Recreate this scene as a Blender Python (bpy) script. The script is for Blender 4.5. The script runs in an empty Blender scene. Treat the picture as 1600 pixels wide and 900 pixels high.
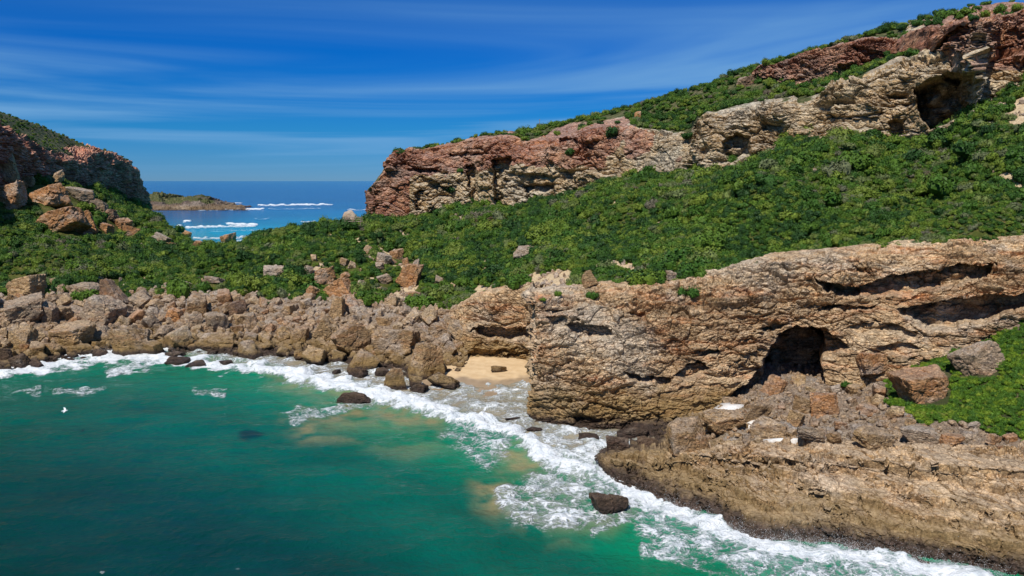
import bpy, math, random
import numpy as np
from mathutils import Vector, Matrix, Euler
from mathutils.bvhtree import BVHTree

random.seed(7)
RNG = np.random.default_rng(11)
SC = bpy.context.scene
COL = SC.collection
R = math.radians

# ------------------------------------------------------------------ camera
H = 30.0                       # height of the viewpoint over the water
PITCH = R(7.62)
FPX = 1256.0                   # focal length in photo pixels (1600 wide)
cam_d = bpy.data.cameras.new("camera")
cam_d.sensor_width = 36.0
cam_d.lens = 36.0 * FPX / 1600.0
cam_d.clip_start = 0.5
cam_d.clip_end = 60000
cam = bpy.data.objects.new("camera", cam_d)
cam.location = (0, 0, H)
cam.rotation_euler = (R(90) - PITCH, 0, 0)
COL.objects.link(cam)
SC.camera = cam

# ------------------------------------------------------------------ sky + sun
CLOUD_AT = (3.7, 1.9, 2.3)
SUN_EL, SUN_DIRX, SUN_DIRY = R(56), -0.46, -0.89      # direction towards the sun (plan)
world = bpy.data.worlds.new("World")
SC.world = world
world.use_nodes = True
wn, wl = world.node_tree.nodes, world.node_tree.links
wn.clear()
w_out = wn.new("ShaderNodeOutputWorld")
w_bg = wn.new("ShaderNodeBackground")
w_bg.inputs["Strength"].default_value = 0.085
sky = wn.new("ShaderNodeTexSky")
sky.sky_type = 'NISHITA'
sky.sun_disc = False
sky.sun_elevation = SUN_EL
sky.sun_rotation = math.atan2(SUN_DIRX, SUN_DIRY)
sky.altitude = 0
sky.air_density = 1.0
sky.dust_density = 0.0
sky.ozone_density = 4.0
hs = wn.new("ShaderNodeHueSaturation")
hs.inputs["Saturation"].default_value = 1.15
tint = wn.new("ShaderNodeMix"); tint.data_type = 'RGBA'; tint.blend_type = 'MULTIPLY'
tint.inputs["Factor"].default_value = 1.0
wl.new(sky.outputs["Color"], hs.inputs["Color"])
wl.new(hs.outputs["Color"], tint.inputs["A"])
# thin streaks of cirrus: noise over the sky direction projected on a high level sheet
tc = wn.new("ShaderNodeTexCoord")
sep = wn.new("ShaderNodeSeparateXYZ")
wl.new(tc.outputs["Generated"], sep.inputs[0])
def wmath(op, a, b=None, clamp=False):
    n = wn.new("ShaderNodeMath"); n.operation = op; n.use_clamp = clamp
    for i, v in enumerate((a, b)):
        if v is None: continue
        if isinstance(v, (int, float)): n.inputs[i].default_value = v
        else: wl.new(v, n.inputs[i])
    return n.outputs[0]
er = wn.new("ShaderNodeValToRGB")           # colour of the clear air from the horizon upwards
wl.new(wmath('MULTIPLY', sep.outputs[2], 2.0, True), er.inputs[0])
els = er.color_ramp.elements
for _p, _c in ((0.12, (0.15, 0.50, 0.98, 1)), (0.30, (0.075, 0.55, 1.10, 1))): els.new(_p)
for _e, (_p, _c) in zip(els, ((0.0, (0.16, 0.40, 0.97, 1)), (0.12, (0.055, 0.375, 0.84, 1)), (0.30, (0.008, 0.34, 0.88, 1)), (0.60, (0.30, 0.62, 0.95, 1)))):
    _e.position = _p; _e.color = _c
wl.new(er.outputs[0], tint.inputs["B"])
zz = wmath('ADD', wmath('MAXIMUM', sep.outputs[2], 0.0), 0.05)
cx = wmath('DIVIDE', sep.outputs[0], zz)
cy = wmath('DIVIDE', 1.0, zz)
cmb = wn.new("ShaderNodeCombineXYZ")
wl.new(wmath('ADD', wmath('MULTIPLY', cx, 0.26), wmath('MULTIPLY', cy, 0.10)), cmb.inputs[0])
wl.new(wmath('ADD', wmath('MULTIPLY', cy, 0.52), wmath('MULTIPLY', cx, 0.05)), cmb.inputs[1])
nz = wn.new("ShaderNodeTexNoise")
nz.inputs["Scale"].default_value = 1.0
nz.inputs["Detail"].default_value = 5
nz.inputs["Roughness"].default_value = 0.48
nz.inputs["Distortion"].default_value = 0.6
coff = wn.new("ShaderNodeVectorMath"); coff.operation = 'ADD'; coff.inputs[1].default_value = CLOUD_AT
wl.new(cmb.outputs[0], coff.inputs[0])
wl.new(coff.outputs[0], nz.inputs["Vector"])
cl = wn.new("ShaderNodeMapRange"); cl.interpolation_type = 'SMOOTHSTEP'
cl.inputs["From Min"].default_value = 0.40; cl.inputs["From Max"].default_value = 0.72
cl.inputs["To Min"].default_value = 0.0; cl.inputs["To Max"].default_value = 0.74
wl.new(nz.outputs["Fac"], cl.inputs["Value"])
hz = wn.new("ShaderNodeMapRange")          # streaks thin out into the clear air at the horizon
hz.inputs["From Min"].default_value = 0.0; hz.inputs["From Max"].default_value = 0.06
wl.new(sep.outputs[2], hz.inputs["Value"])
cfac = wmath('MULTIPLY', cl.outputs[0], hz.outputs[0])
cmix = wn.new("ShaderNodeMix"); cmix.data_type = 'RGBA'
wl.new(cfac, cmix.inputs["Factor"])
wl.new(tint.outputs["Result"], cmix.inputs["A"])
cmix.inputs["B"].default_value = (1.9, 4.2, 7.2, 1)
wl.new(cmix.outputs["Result"], w_bg.inputs["Color"])
wl.new(w_bg.outputs[0], w_out.inputs["Surface"])

sun_d = bpy.data.lights.new("sun", 'SUN')
sun_d.energy = 4.6
sun_d.angle = R(0.5)
sun_d.color = (1.0, 0.94, 0.85)
sun = bpy.data.objects.new("sun", sun_d)
_h = math.hypot(SUN_DIRX, SUN_DIRY)
sdir = Vector((SUN_DIRX / _h * math.cos(SUN_EL), SUN_DIRY / _h * math.cos(SUN_EL), math.sin(SUN_EL)))
sun.rotation_euler = sdir.to_track_quat('Z', 'Y').to_euler()
sun.location = sdir * 500
COL.objects.link(sun)

SC.view_settings.view_transform = 'Standard'
SC.view_settings.look = 'None'
SC.view_settings.gamma = 1
SC.view_settings.exposure = 0.18
SC.view_settings.use_curve_mapping = False
SC.render.engine = 'CYCLES'
SC.cycles.max_bounces = 5
SC.cycles.diffuse_bounces = 3
SC.cycles.glossy_bounces = 2
SC.cycles.transparent_max_bounces = 4
SC.cycles.caustics_reflective = False
SC.cycles.caustics_refractive = False

# ------------------------------------------------------------------ view geometry
cP, sP = math.cos(PITCH), math.sin(PITCH)
def ray(px, py):
    u = (px - 800.0) / FPX; v = (450.0 - py) / FPX
    return u, v * sP + cP, v * cP - sP
def W(px, py, D):
    """world point seen at photo pixel (px, py) at plan distance D"""
    x, y, z = ray(px, py)
    return (x / y * D, D, H + z / y * D)
def Wz(px, py, z):
    x, y, dz = ray(px, py)
    s = (z - H) / dz
    return (x * s, y * s, z)
def pix(P):
    P = np.asarray(P, float)
    y, z = P[..., 1], P[..., 2] - H
    d = y * cP - z * sP
    return 800 + FPX * P[..., 0] / d, 450 - FPX * (y * sP + z * cP) / d

# ------------------------------------------------------------------ noise
_perm = RNG.permutation(256).astype(np.int64)
_perm = np.concatenate([_perm, _perm, _perm])
_g = RNG.normal(size=(256, 3)); _g /= np.linalg.norm(_g, axis=1)[:, None]
def _hash(i, j, k):
    return _perm[(_perm[(_perm[i & 255] + j) & 255] + k) & 255]
def perlin(p):
    p = np.asarray(p, float)
    i = np.floor(p).astype(np.int64); f = p - i
    u = f * f * f * (f * (f * 6 - 15) + 10)
    out = 0
    for a in (0, 1):
        wx = u[:, 0] if a else 1 - u[:, 0]
        for b in (0, 1):
            wy = u[:, 1] if b else 1 - u[:, 1]
            for c in (0, 1):
                wz = u[:, 2] if c else 1 - u[:, 2]
                g = _g[_hash(i[:, 0] + a, i[:, 1] + b, i[:, 2] + c)]
                out = out + wx * wy * wz * (g[:, 0] * (f[:, 0] - a) + g[:, 1] * (f[:, 1] - b) + g[:, 2] * (f[:, 2] - c))
    return out * 1.5
def fbm(p, oct=4, gain=0.5, ridged=False):
    p = np.asarray(p, float); out = np.zeros(len(p)); a = 1.0
    for o in range(oct):
        n = perlin(p + o * 17.3)
        if ridged: n = 0.6 - np.abs(n) * 1.6
        out += a * n; a *= gain; p = p * 2.03
    return out
def worley(p):
    p = np.asarray(p, float)
    i = np.floor(p).astype(np.int64)
    f1 = np.full(len(p), 9.0); f2 = np.full(len(p), 9.0); idc = np.zeros(len(p), np.int64)
    for a in (-1, 0, 1):
        for b in (-1, 0, 1):
            for c in (-1, 0, 1):
                h = _hash(i[:, 0] + a, i[:, 1] + b, i[:, 2] + c)
                q = np.stack([i[:, 0] + a + _perm[h] / 256, i[:, 1] + b + _perm[h + 71] / 256, i[:, 2] + c + _perm[h + 143] / 256], 1)
                d = np.sqrt(((p - q) ** 2).sum(1))
                m = d < f1
                f2 = np.where(m, f1, np.minimum(f2, d)); idc = np.where(m, h, idc); f1 = np.where(m, d, f1)
    return f1, f2, idc / 255.0
def sstep(a, b, x):
    t = np.clip((x - a) / (b - a), 0, 1); return t * t * (3 - 2 * t)
def poly_dist(px, py, poly):
    """signed distance to a polygon, positive inside"""
    poly = np.asarray(poly, float); inside = np.zeros(px.shape, bool); d = np.full(px.shape, 1e9)
    for k in range(len(poly)):
        (x0, y0), (x1, y1) = poly[k - 1], poly[k]
        cond = (y0 > py) != (y1 > py)
        with np.errstate(divide='ignore', invalid='ignore'):
            inside ^= cond & (px < (x1 - x0) * (py - y0) / (y1 - y0 + 1e-12) + x0)
        d = np.minimum(d, seg_dist(px, py, x0, y0, x1, y1))
    return np.where(inside, d, -d)
def seg_dist(px, py, x0, y0, x1, y1):
    dx, dy = x1 - x0, y1 - y0
    t = np.clip(((px - x0) * dx + (py - y0) * dy) / (dx * dx + dy * dy + 1e-9), 0, 1)
    return np.hypot(px - x0 - t * dx, py - y0 - t * dy)
def line_dist(px, py, pts):
    d = np.full(px.shape, 1e9)
    for k in range(1, len(pts)):
        d = np.minimum(d, seg_dist(px, py, *pts[k - 1], *pts[k]))
    return d

# ------------------------------------------------------------------ lofts
def pchip(x, y, xq):
    x = np.asarray(x, float); y = np.asarray(y, float)          # y (n, ...)
    h = np.diff(x); sh = (len(h),) + (1,) * (y.ndim - 1)
    d = np.diff(y, axis=0) / h.reshape(sh)
    m = np.zeros_like(y)
    if len(x) > 2:
        a, b = d[:-1], d[1:]
        with np.errstate(divide='ignore', invalid='ignore'):
            hm = 2 * a * b / (a + b)
        m[1:-1] = np.where(a * b > 0, hm, 0)
    m[0] = d[0]; m[-1] = d[-1]
    k = np.clip(np.searchsorted(x, xq, side='right') - 1, 0, len(h) - 1)
    t = ((xq - x[k]) / h[k]).reshape((len(xq),) + (1,) * (y.ndim - 1)); hk = h[k].reshape(t.shape)
    return ((1 + 2 * t) * (1 - t) ** 2 * y[k] + t * (1 - t) ** 2 * hk * m[k]
            + t * t * (3 - 2 * t) * y[k + 1] + t * t * (t - 1) * hk * m[k + 1])
def loft(cols, nu, segs, ext=(0, 0)):
    """cols: C columns of R world points; nu samples across, segs[r] samples between rows r and r+1;
    ext carries the landform on by so many metres past its first and last column"""
    A = np.array(cols, float)
    for side in (0, 1):
        if not ext[side]: continue
        a, b = (A[0], A[2]) if side == 0 else (A[-1], A[-3])
        d = a - b; d = d / abs(d[:, 0].mean()) * np.array([1, 1, 0.35])
        n1_, n2_ = a + d * ext[side] * 0.4, a + d * ext[side]
        A = np.concatenate([n2_[None], n1_[None], A]) if side == 0 else np.concatenate([A, n1_[None], n2_[None]])
    qx, qy = pix(A)
    mid = np.stack([qx.mean(1), qy.mean(1)], 1)
    inc = np.maximum(6, np.linalg.norm(np.diff(mid, axis=0), axis=1))
    if ext[0]: inc[:2] = np.minimum(inc[:2], 80)
    if ext[1]: inc[-2:] = np.minimum(inc[-2:], 80)
    s = np.concatenate([[0], np.cumsum(inc)])
    A = pchip(s, A, np.linspace(0, s[-1], nu))
    tv = [0.0]
    for r, n in enumerate(segs):
        tv += list(r + (np.arange(n) + 1) / n)
    A = pchip(np.arange(A.shape[1]), A.transpose(1, 0, 2), np.array(tv))
    return A            # (nv, nu, 3)
def normals(G):
    du = np.gradient(G, axis=1); dv = np.gradient(G, axis=0)
    n = np.cross(du, dv); n /= np.linalg.norm(n, axis=-1, keepdims=True) + 1e-9
    return n
def grid_faces(nv, nu):
    i = np.arange((nv - 1) * (nu - 1)); r, c = i // (nu - 1), i % (nu - 1)
    a = r * nu + c
    return np.stack([a, a + 1, a + nu + 1, a + nu], 1)
def make_mesh(name, V, F, mat, attrs=None, smooth=True, cols=None):
    me = bpy.data.meshes.new(name)
    V = np.ascontiguousarray(V, np.float32).reshape(-1, 3); F = np.ascontiguousarray(F, np.int32)
    k = F.shape[1]
    me.vertices.add(len(V)); me.vertices.foreach_set("co", V.ravel())
    me.loops.add(F.size); me.loops.foreach_set("vertex_index", F.ravel())
    me.polygons.add(len(F))
    me.polygons.foreach_set("loop_start", np.arange(0, F.size, k, dtype=np.int32))
    me.polygons.foreach_set("use_smooth", np.full(len(F), smooth, bool))
    me.update(calc_edges=True)
    for an, av in (attrs or {}).items():
        me.attributes.new(an, 'FLOAT', 'POINT').data.foreach_set("value", np.ascontiguousarray(av, np.float32).ravel())
    for an, av in (cols or {}).items():
        c4 = np.concatenate([av, np.ones((len(av), 1))], 1).astype(np.float32)
        me.attributes.new(an, 'FLOAT_COLOR', 'POINT').data.foreach_set("color", c4.ravel())
    if mat: me.materials.append(mat)
    return me
def link(name, me, parent=None, loc=None):
    o = bpy.data.objects.new(name, me); COL.objects.link(o)
    if parent: o.parent = parent
    if loc is not None: o.location = loc
    return o
def tag(o, label=None, cat=None, group=None, kind=None):
    if label: o["label"] = label
    if cat: o["category"] = cat
    if group: o["group"] = group
    if kind: o["kind"] = kind
    return o
LAND_V, LAND_F, _off = [], [], [0]
def add_land(V, F, step=1):
    LAND_V.append(V.reshape(-1, 3)); LAND_F.append(F + _off[0]); _off[0] += len(V.reshape(-1, 3))
def land_object(name, G, mat, attrs=None, flip=False, collide=True, crisp=False):
    nv, nu = G.shape[:2]
    F = grid_faces(nv, nu)
    if flip: F = F[:, ::-1]
    me = make_mesh(name, G.reshape(-1, 3), F, mat, attrs, smooth=not crisp)
    o = link(name, me); o["kind"] = "structure"
    if collide: add_land(G, F)
    return o

# ------------------------------------------------------------------ materials
def new_mat(name):
    m = bpy.data.materials.new(name); m.use_nodes = True
    nt = m.node_tree; nt.nodes.clear()
    out = nt.nodes.new("ShaderNodeOutputMaterial")
    bs = nt.nodes.new("ShaderNodeBsdfPrincipled")
    nt.links.new(bs.outputs[0], out.inputs[0])
    return m, nt, bs
class NB:
    """small helper around a node tree"""
    def __init__(s, nt): s.n, s.l = nt.nodes, nt.links
    def put(s, sock, v):
        if v is None: return
        if isinstance(v, (int, float)): sock.default_value = v
        elif isinstance(v, tuple): sock.default_value = v if len(v) != 3 or sock.type != 'RGBA' else v + (1,)
        else: s.l.new(v, sock)
    def math(s, op, a, b=None, clamp=False):
        n = s.n.new("ShaderNodeMath"); n.operation = op; n.use_clamp = clamp
        s.put(n.inputs[0], a); s.put(n.inputs[1], b); return n.outputs[0]
    def noise(s, vec, scale, detail=5, rough=0.55, dist=0.0):
        n = s.n.new("ShaderNodeTexNoise"); s.put(n.inputs["Vector"], vec)
        n.inputs["Scale"].default_value = scale; n.inputs["Detail"].default_value = detail
        n.inputs["Roughness"].default_value = rough; n.inputs["Distortion"].default_value = dist
        return n.outputs["Fac"]
    def voro(s, vec, scale, feature='F1', out="Distance"):
        n = s.n.new("ShaderNodeTexVoronoi"); n.feature = feature; s.put(n.inputs["Vector"], vec)
        n.inputs["Scale"].default_value = scale; return n.outputs[out]
    def rng(s, v, a, b, c=0.0, d=1.0, smooth=True):
        n = s.n.new("ShaderNodeMapRange"); n.interpolation_type = 'SMOOTHSTEP' if smooth else 'LINEAR'
        s.put(n.inputs["Value"], v)
        for k, x in zip(("From Min", "From Max", "To Min", "To Max"), (a, b, c, d)): s.put(n.inputs[k], x)
        return n.outputs[0]
    def mix(s, f, a, b, mode='MIX'):
        n = s.n.new("ShaderNodeMix"); n.data_type = 'RGBA'; n.blend_type = mode
        s.put(n.inputs["Factor"], f); s.put(n.inputs["A"], a); s.put(n.inputs["B"], b); return n.outputs["Result"]
    def vmul(s, v, k):
        n = s.n.new("ShaderNodeVectorMath"); n.operation = 'MULTIPLY'; s.put(n.inputs[0], v); n.inputs[1].default_value = k; return n.outputs[0]
    def vadd(s, a, b):
        n = s.n.new("ShaderNodeVectorMath"); n.operation = 'ADD'; s.put(n.inputs[0], a); s.put(n.inputs[1], b); return n.outputs[0]
    def attr(s, name, out="Fac", kind='GEOMETRY'):
        n = s.n.new("ShaderNodeAttribute"); n.attribute_name = name; n.attribute_type = kind; return n.outputs[out]
    def bump(s, h, strength, dist):
        n = s.n.new("ShaderNodeBump"); n.inputs["Strength"].default_value = strength; n.inputs["Distance"].default_value = dist
        s.put(n.inputs["Height"], h); return n.outputs[0]
    def pos(s): return s.n.new("ShaderNodeNewGeometry").outputs["Position"]
    def ramp(s, f, stops):
        n = s.n.new("ShaderNodeValToRGB"); s.put(n.inputs[0], f)
        e = n.color_ramp.elements
        while len(e) < len(stops): e.new(0.5)
        for el, (p, c) in zip(e, stops): el.position = p; el.color = c + (1,)
        return n.outputs[0]

def rock_material(name, stops, orange=(0.42, 0.16, 0.055), orange_amt=0.5, pale=(0.52, 0.45, 0.38), pale_amt=0.5,
                  grey=(0.30, 0.30, 0.31), grey_amt=0.5, wet=True, tide=5.0, tide_amt=0.75, scale=1.0, by_object=False, soil=False,
                  joint=0.75, bump=0.5, zone_amt=0.75, wet_hi=1.25, algae=(1, 1, 1)):
    m, nt, bs = new_mat(name); b = NB(nt)
    p = b.pos()
    wv = nt.nodes.new('ShaderNodeTexNoise'); b.put(wv.inputs['Vector'], p); wv.inputs['Scale'].default_value = 0.7; wv.inputs['Detail'].default_value = 4
    geo = nt.nodes.new("ShaderNodeNewGeometry")
    sz = nt.nodes.new("ShaderNodeSeparateXYZ"); b.put(sz.inputs[0], p)
    z = sz.outputs[2]
    base = b.ramp(b.noise(p, 0.16 * scale, 8, 0.68, 0.3), stops)
    if by_object:
        oi = nt.nodes.new("ShaderNodeObjectInfo")
        base = b.mix(b.rng(b.noise(p, 0.5, 6, 0.65), 0.35, 0.65, 0.45, 1.0), base, oi.outputs["Color"])
    # bedding-stretched streaks of colour
    pb = b.vmul(p, (0.18, 0.18, 1.3))
    base = b.mix(b.rng(b.noise(pb, 0.7 * scale, 7, 0.7, 0.4), 0.46, 0.72, 0, orange_amt), base, orange)
    zone = b.noise(b.vmul(p, (1, 1, 1.6)), 0.085 * scale, 5, 0.65)
    base = b.mix(b.rng(zone, 0.50, 0.66, 0, zone_amt), base, b.mix(0.5, grey, pale))
    # mineral stains running down the face
    ps = b.vmul(p, (1.1, 0.6, 0.16))
    base = b.mix(b.math('MULTIPLY', b.rng(b.noise(ps, 0.8 * scale, 6, 0.7), 0.52, 0.74, 0, pale_amt), b.rng(b.noise(p, 0.12, 3), 0.4, 0.6)), base, pale)
    # lichen-grey on weathered tops
    nsep = nt.nodes.new("ShaderNodeSeparateXYZ"); b.put(nsep.inputs[0], geo.outputs["Normal"])
    top = b.rng(b.math('ADD', nsep.outputs[2], b.math('MULTIPLY', b.noise(p, 1.1 * scale, 6, 0.7), 0.9)), 0.75, 1.25, 0, grey_amt)
    base = b.mix(top, base, grey)
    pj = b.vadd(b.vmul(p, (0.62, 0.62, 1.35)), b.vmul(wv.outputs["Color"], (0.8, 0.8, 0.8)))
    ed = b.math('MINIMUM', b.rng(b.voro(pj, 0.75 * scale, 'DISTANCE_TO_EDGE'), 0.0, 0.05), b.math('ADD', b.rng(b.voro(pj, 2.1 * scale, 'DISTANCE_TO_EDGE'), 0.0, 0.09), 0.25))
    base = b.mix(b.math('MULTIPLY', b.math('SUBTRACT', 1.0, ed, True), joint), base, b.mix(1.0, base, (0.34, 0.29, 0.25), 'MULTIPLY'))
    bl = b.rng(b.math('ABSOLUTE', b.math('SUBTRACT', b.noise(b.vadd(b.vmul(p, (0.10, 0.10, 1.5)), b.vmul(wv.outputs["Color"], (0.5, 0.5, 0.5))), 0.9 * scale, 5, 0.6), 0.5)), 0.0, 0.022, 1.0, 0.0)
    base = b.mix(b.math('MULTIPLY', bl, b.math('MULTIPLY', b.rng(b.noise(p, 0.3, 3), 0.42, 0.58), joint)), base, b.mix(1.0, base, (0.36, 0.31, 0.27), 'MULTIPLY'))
    cellc = b.voro(pj, 2.1 * scale, 'F1', "Color")
    sepc = nt.nodes.new("ShaderNodeSeparateColor"); b.put(sepc.inputs[0], cellc)
    base = b.mix(1.0, base, b.ramp(sepc.outputs[0], [(0.0, (0.74, 0.73, 0.72)), (0.5, (1, 1, 1)), (1.0, (1.26, 1.22, 1.16))]), 'MULTIPLY')
    fine = b.noise(p, 3.2 * scale, 8, 0.75)
    base = b.mix(1.0, base, b.ramp(fine, [(0.30, (0.46, 0.43, 0.40)), (0.5, (0.98, 0.98, 0.98)), (0.70, (1.50, 1.48, 1.42))]), 'MULTIPLY')
    spk = b.noise(p, 9.0 * scale, 4, 0.8)
    base = b.mix(1.0, base, b.ramp(spk, [(0.32, (0.58, 0.56, 0.54)), (0.5, (1, 1, 1)), (0.66, (1.32, 1.3, 1.26))]), 'MULTIPLY')
    if soil:
        rk = b.attr("rock")
        g = b.ramp(b.noise(p, 0.35, 8, 0.7), [(0.3, (0.035, 0.045, 0.014)), (0.5, (0.06, 0.07, 0.022)), (0.68, (0.17, 0.135, 0.075))])
        base = b.mix(b.rng(b.math('ADD', rk, b.math('MULTIPLY', b.math('SUBTRACT', b.noise(p, 0.7, 6, 0.7), 0.5), 0.9)), 0.4, 0.6), g, base)
    rough = 0.88
    if wet:
        wob = b.math('MULTIPLY', b.math('SUBTRACT', b.noise(p, 0.45, 5, 0.65), 0.5), 5.0)
        zt = b.math('ADD', z, wob)
        alg = b.ramp(b.noise(p, 1.6, 7, 0.75), [(0.3, (0.11, 0.068, 0.022)), (0.5, (0.235, 0.15, 0.052)), (0.7, (0.34, 0.23, 0.085))])
        alg = b.mix(1.0, alg, algae, 'MULTIPLY')
        base = b.mix(b.rng(zt, tide * 0.45, tide, tide_amt, 0.0), base, alg)
        wob2 = b.math('MULTIPLY', b.math('SUBTRACT', b.noise(p, 0.9, 5, 0.65), 0.5), 1.6)
        wetf = b.rng(b.math('ADD', z, wob2), wet_hi * 0.4, wet_hi, 1.0, 0.0)
        dk = b.ramp(b.noise(p, 1.9, 6, 0.7), [(0.35, (0.016, 0.013, 0.012)), (0.55, (0.052, 0.034, 0.028)), (0.7, (0.11, 0.07, 0.055))])
        base = b.mix(b.math('MULTIPLY', wetf, 0.93), base, dk)
        rough = b.rng(wetf, 0, 1, 0.9, 0.42, False)
    b.put(bs.inputs["Base Color"], base)
    b.put(bs.inputs["Roughness"], rough)
    bs.inputs["Specular IOR Level"].default_value = 0.25
    hgt = b.math('ADD', b.noise(p, 1.6 * scale, 9, 0.72), b.math('MULTIPLY', b.voro(b.vmul(p, (1, 1, 1.7)), 1.5 * scale, 'DISTANCE_TO_EDGE'), 0.35))
    b.put(bs.inputs["Normal"], b.bump(hgt, bump, 0.55))
    return m

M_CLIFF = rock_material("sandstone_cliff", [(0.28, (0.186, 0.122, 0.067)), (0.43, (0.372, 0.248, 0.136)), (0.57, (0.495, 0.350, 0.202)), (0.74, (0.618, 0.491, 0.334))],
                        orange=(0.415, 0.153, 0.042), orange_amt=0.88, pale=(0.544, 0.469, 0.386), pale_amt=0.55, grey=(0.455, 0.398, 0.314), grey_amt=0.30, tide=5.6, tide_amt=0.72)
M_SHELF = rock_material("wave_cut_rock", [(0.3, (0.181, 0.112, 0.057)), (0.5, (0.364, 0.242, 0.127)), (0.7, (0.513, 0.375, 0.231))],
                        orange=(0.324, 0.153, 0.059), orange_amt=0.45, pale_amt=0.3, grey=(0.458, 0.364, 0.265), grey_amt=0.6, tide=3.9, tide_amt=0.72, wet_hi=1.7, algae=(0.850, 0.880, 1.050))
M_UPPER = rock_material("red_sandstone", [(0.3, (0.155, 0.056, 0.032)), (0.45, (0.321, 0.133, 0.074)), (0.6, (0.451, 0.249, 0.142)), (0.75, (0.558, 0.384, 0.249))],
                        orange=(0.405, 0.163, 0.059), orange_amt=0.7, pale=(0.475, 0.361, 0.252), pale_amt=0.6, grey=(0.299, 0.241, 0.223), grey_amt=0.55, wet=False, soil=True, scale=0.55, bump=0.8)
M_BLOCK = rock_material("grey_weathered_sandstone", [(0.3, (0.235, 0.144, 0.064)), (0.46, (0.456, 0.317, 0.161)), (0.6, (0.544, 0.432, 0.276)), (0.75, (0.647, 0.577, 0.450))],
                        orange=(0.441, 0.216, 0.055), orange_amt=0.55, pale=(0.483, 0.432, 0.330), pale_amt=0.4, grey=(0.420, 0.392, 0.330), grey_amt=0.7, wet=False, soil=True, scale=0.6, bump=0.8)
M_HEAD = rock_material("purple_headland_rock", [(0.3, (0.191, 0.082, 0.067)), (0.5, (0.425, 0.184, 0.134)), (0.7, (0.722, 0.367, 0.253))],
                       orange=(0.375, 0.126, 0.061), orange_amt=0.5, pale=(0.375, 0.240, 0.187), pale_amt=0.2, grey=(0.575, 0.372, 0.253), grey_amt=0.5, wet=False, soil=True, scale=0.4, bump=0.8)
M_ISLE = rock_material("far_islet_rock", [(0.3, (0.046, 0.034, 0.032)), (0.5, (0.102, 0.076, 0.061)), (0.7, (0.158, 0.123, 0.098))],
                       orange_amt=0.2, grey=(0.138, 0.113, 0.098), wet=True, tide=6, tide_amt=0.3, soil=True, scale=0.3)
M_BOULDER = rock_material("boulder_rock", [(0.3, (0.212, 0.130, 0.067)), (0.48, (0.423, 0.285, 0.160)), (0.65, (0.541, 0.405, 0.255))], orange=(0.420, 0.170, 0.066),
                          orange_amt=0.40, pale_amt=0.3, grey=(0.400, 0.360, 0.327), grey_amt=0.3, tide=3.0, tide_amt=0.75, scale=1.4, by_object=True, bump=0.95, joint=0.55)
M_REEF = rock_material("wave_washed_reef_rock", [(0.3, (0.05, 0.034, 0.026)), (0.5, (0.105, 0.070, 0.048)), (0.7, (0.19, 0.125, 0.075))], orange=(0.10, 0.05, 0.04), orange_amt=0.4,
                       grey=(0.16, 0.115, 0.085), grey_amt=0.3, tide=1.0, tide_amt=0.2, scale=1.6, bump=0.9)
M_RUBBLE = rock_material("rubble_ground", [(0.3, (0.156, 0.097, 0.047)), (0.5, (0.352, 0.228, 0.111)), (0.7, (0.496, 0.357, 0.200))], orange_amt=0.35,
                         grey_amt=0.4, tide=3.5, tide_amt=0.6, scale=2.2, bump=0.8, soil=True)

def soil_material():
    m, nt, bs = new_mat("shrubland_soil"); b = NB(nt); p = b.pos()
    g = b.ramp(b.noise(p, 0.5, 8, 0.7), [(0.3, (0.034, 0.048, 0.010)), (0.5, (0.068, 0.081, 0.017)), (0.7, (0.159, 0.123, 0.051))])
    s = b.ramp(b.noise(p, 2.2, 8, 0.7), [(0.3, (0.340, 0.236, 0.135)), (0.5, (0.522, 0.397, 0.246)), (0.7, (0.657, 0.536, 0.364))])
    rk = b.attr("rock")
    base = b.mix(b.rng(b.math('ADD', rk, b.math('MULTIPLY', b.math('SUBTRACT', b.noise(p, 0.9, 6, 0.7), 0.5), 0.9)), 0.4, 0.6), g, s)
    b.put(bs.inputs["Base Color"], base); bs.inputs["Roughness"].default_value = 0.95
    bs.inputs["Specular IOR Level"].default_value = 0.1
    b.put(bs.inputs["Normal"], b.bump(b.noise(p, 1.4, 8, 0.7), 0.8, 0.6))
    return m
M_SOIL = soil_material()

def sand_material():
    m, nt, bs = new_mat("beach_sand"); b = NB(nt); p = b.pos()
    sz = nt.nodes.new("ShaderNodeSeparateXYZ"); b.put(sz.inputs[0], p)
    dry = b.ramp(b.noise(p, 0.8, 6, 0.6), [(0.35, (0.50, 0.345, 0.185)), (0.65, (0.60, 0.44, 0.255))])
    wetc = b.ramp(b.noise(p, 0.5, 6, 0.6), [(0.35, (0.27, 0.19, 0.115)), (0.65, (0.34, 0.25, 0.16))])
    w = b.rng(b.math('ADD', sz.outputs[2], b.math('MULTIPLY', b.math('SUBTRACT', b.noise(p, 0.25, 3), 0.5), 0.5)), 0.22, 0.42, 1, 0)
    b.put(bs.inputs["Base Color"], b.mix(w, dry, wetc))
    b.put(bs.inputs["Roughness"], b.rng(w, 0, 1, 0.9, 0.45, False))
    b.put(bs.inputs["Normal"], b.bump(b.noise(p, 3.0, 6, 0.6), 0.3, 0.1))
    return m
M_SAND = sand_material()

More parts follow.
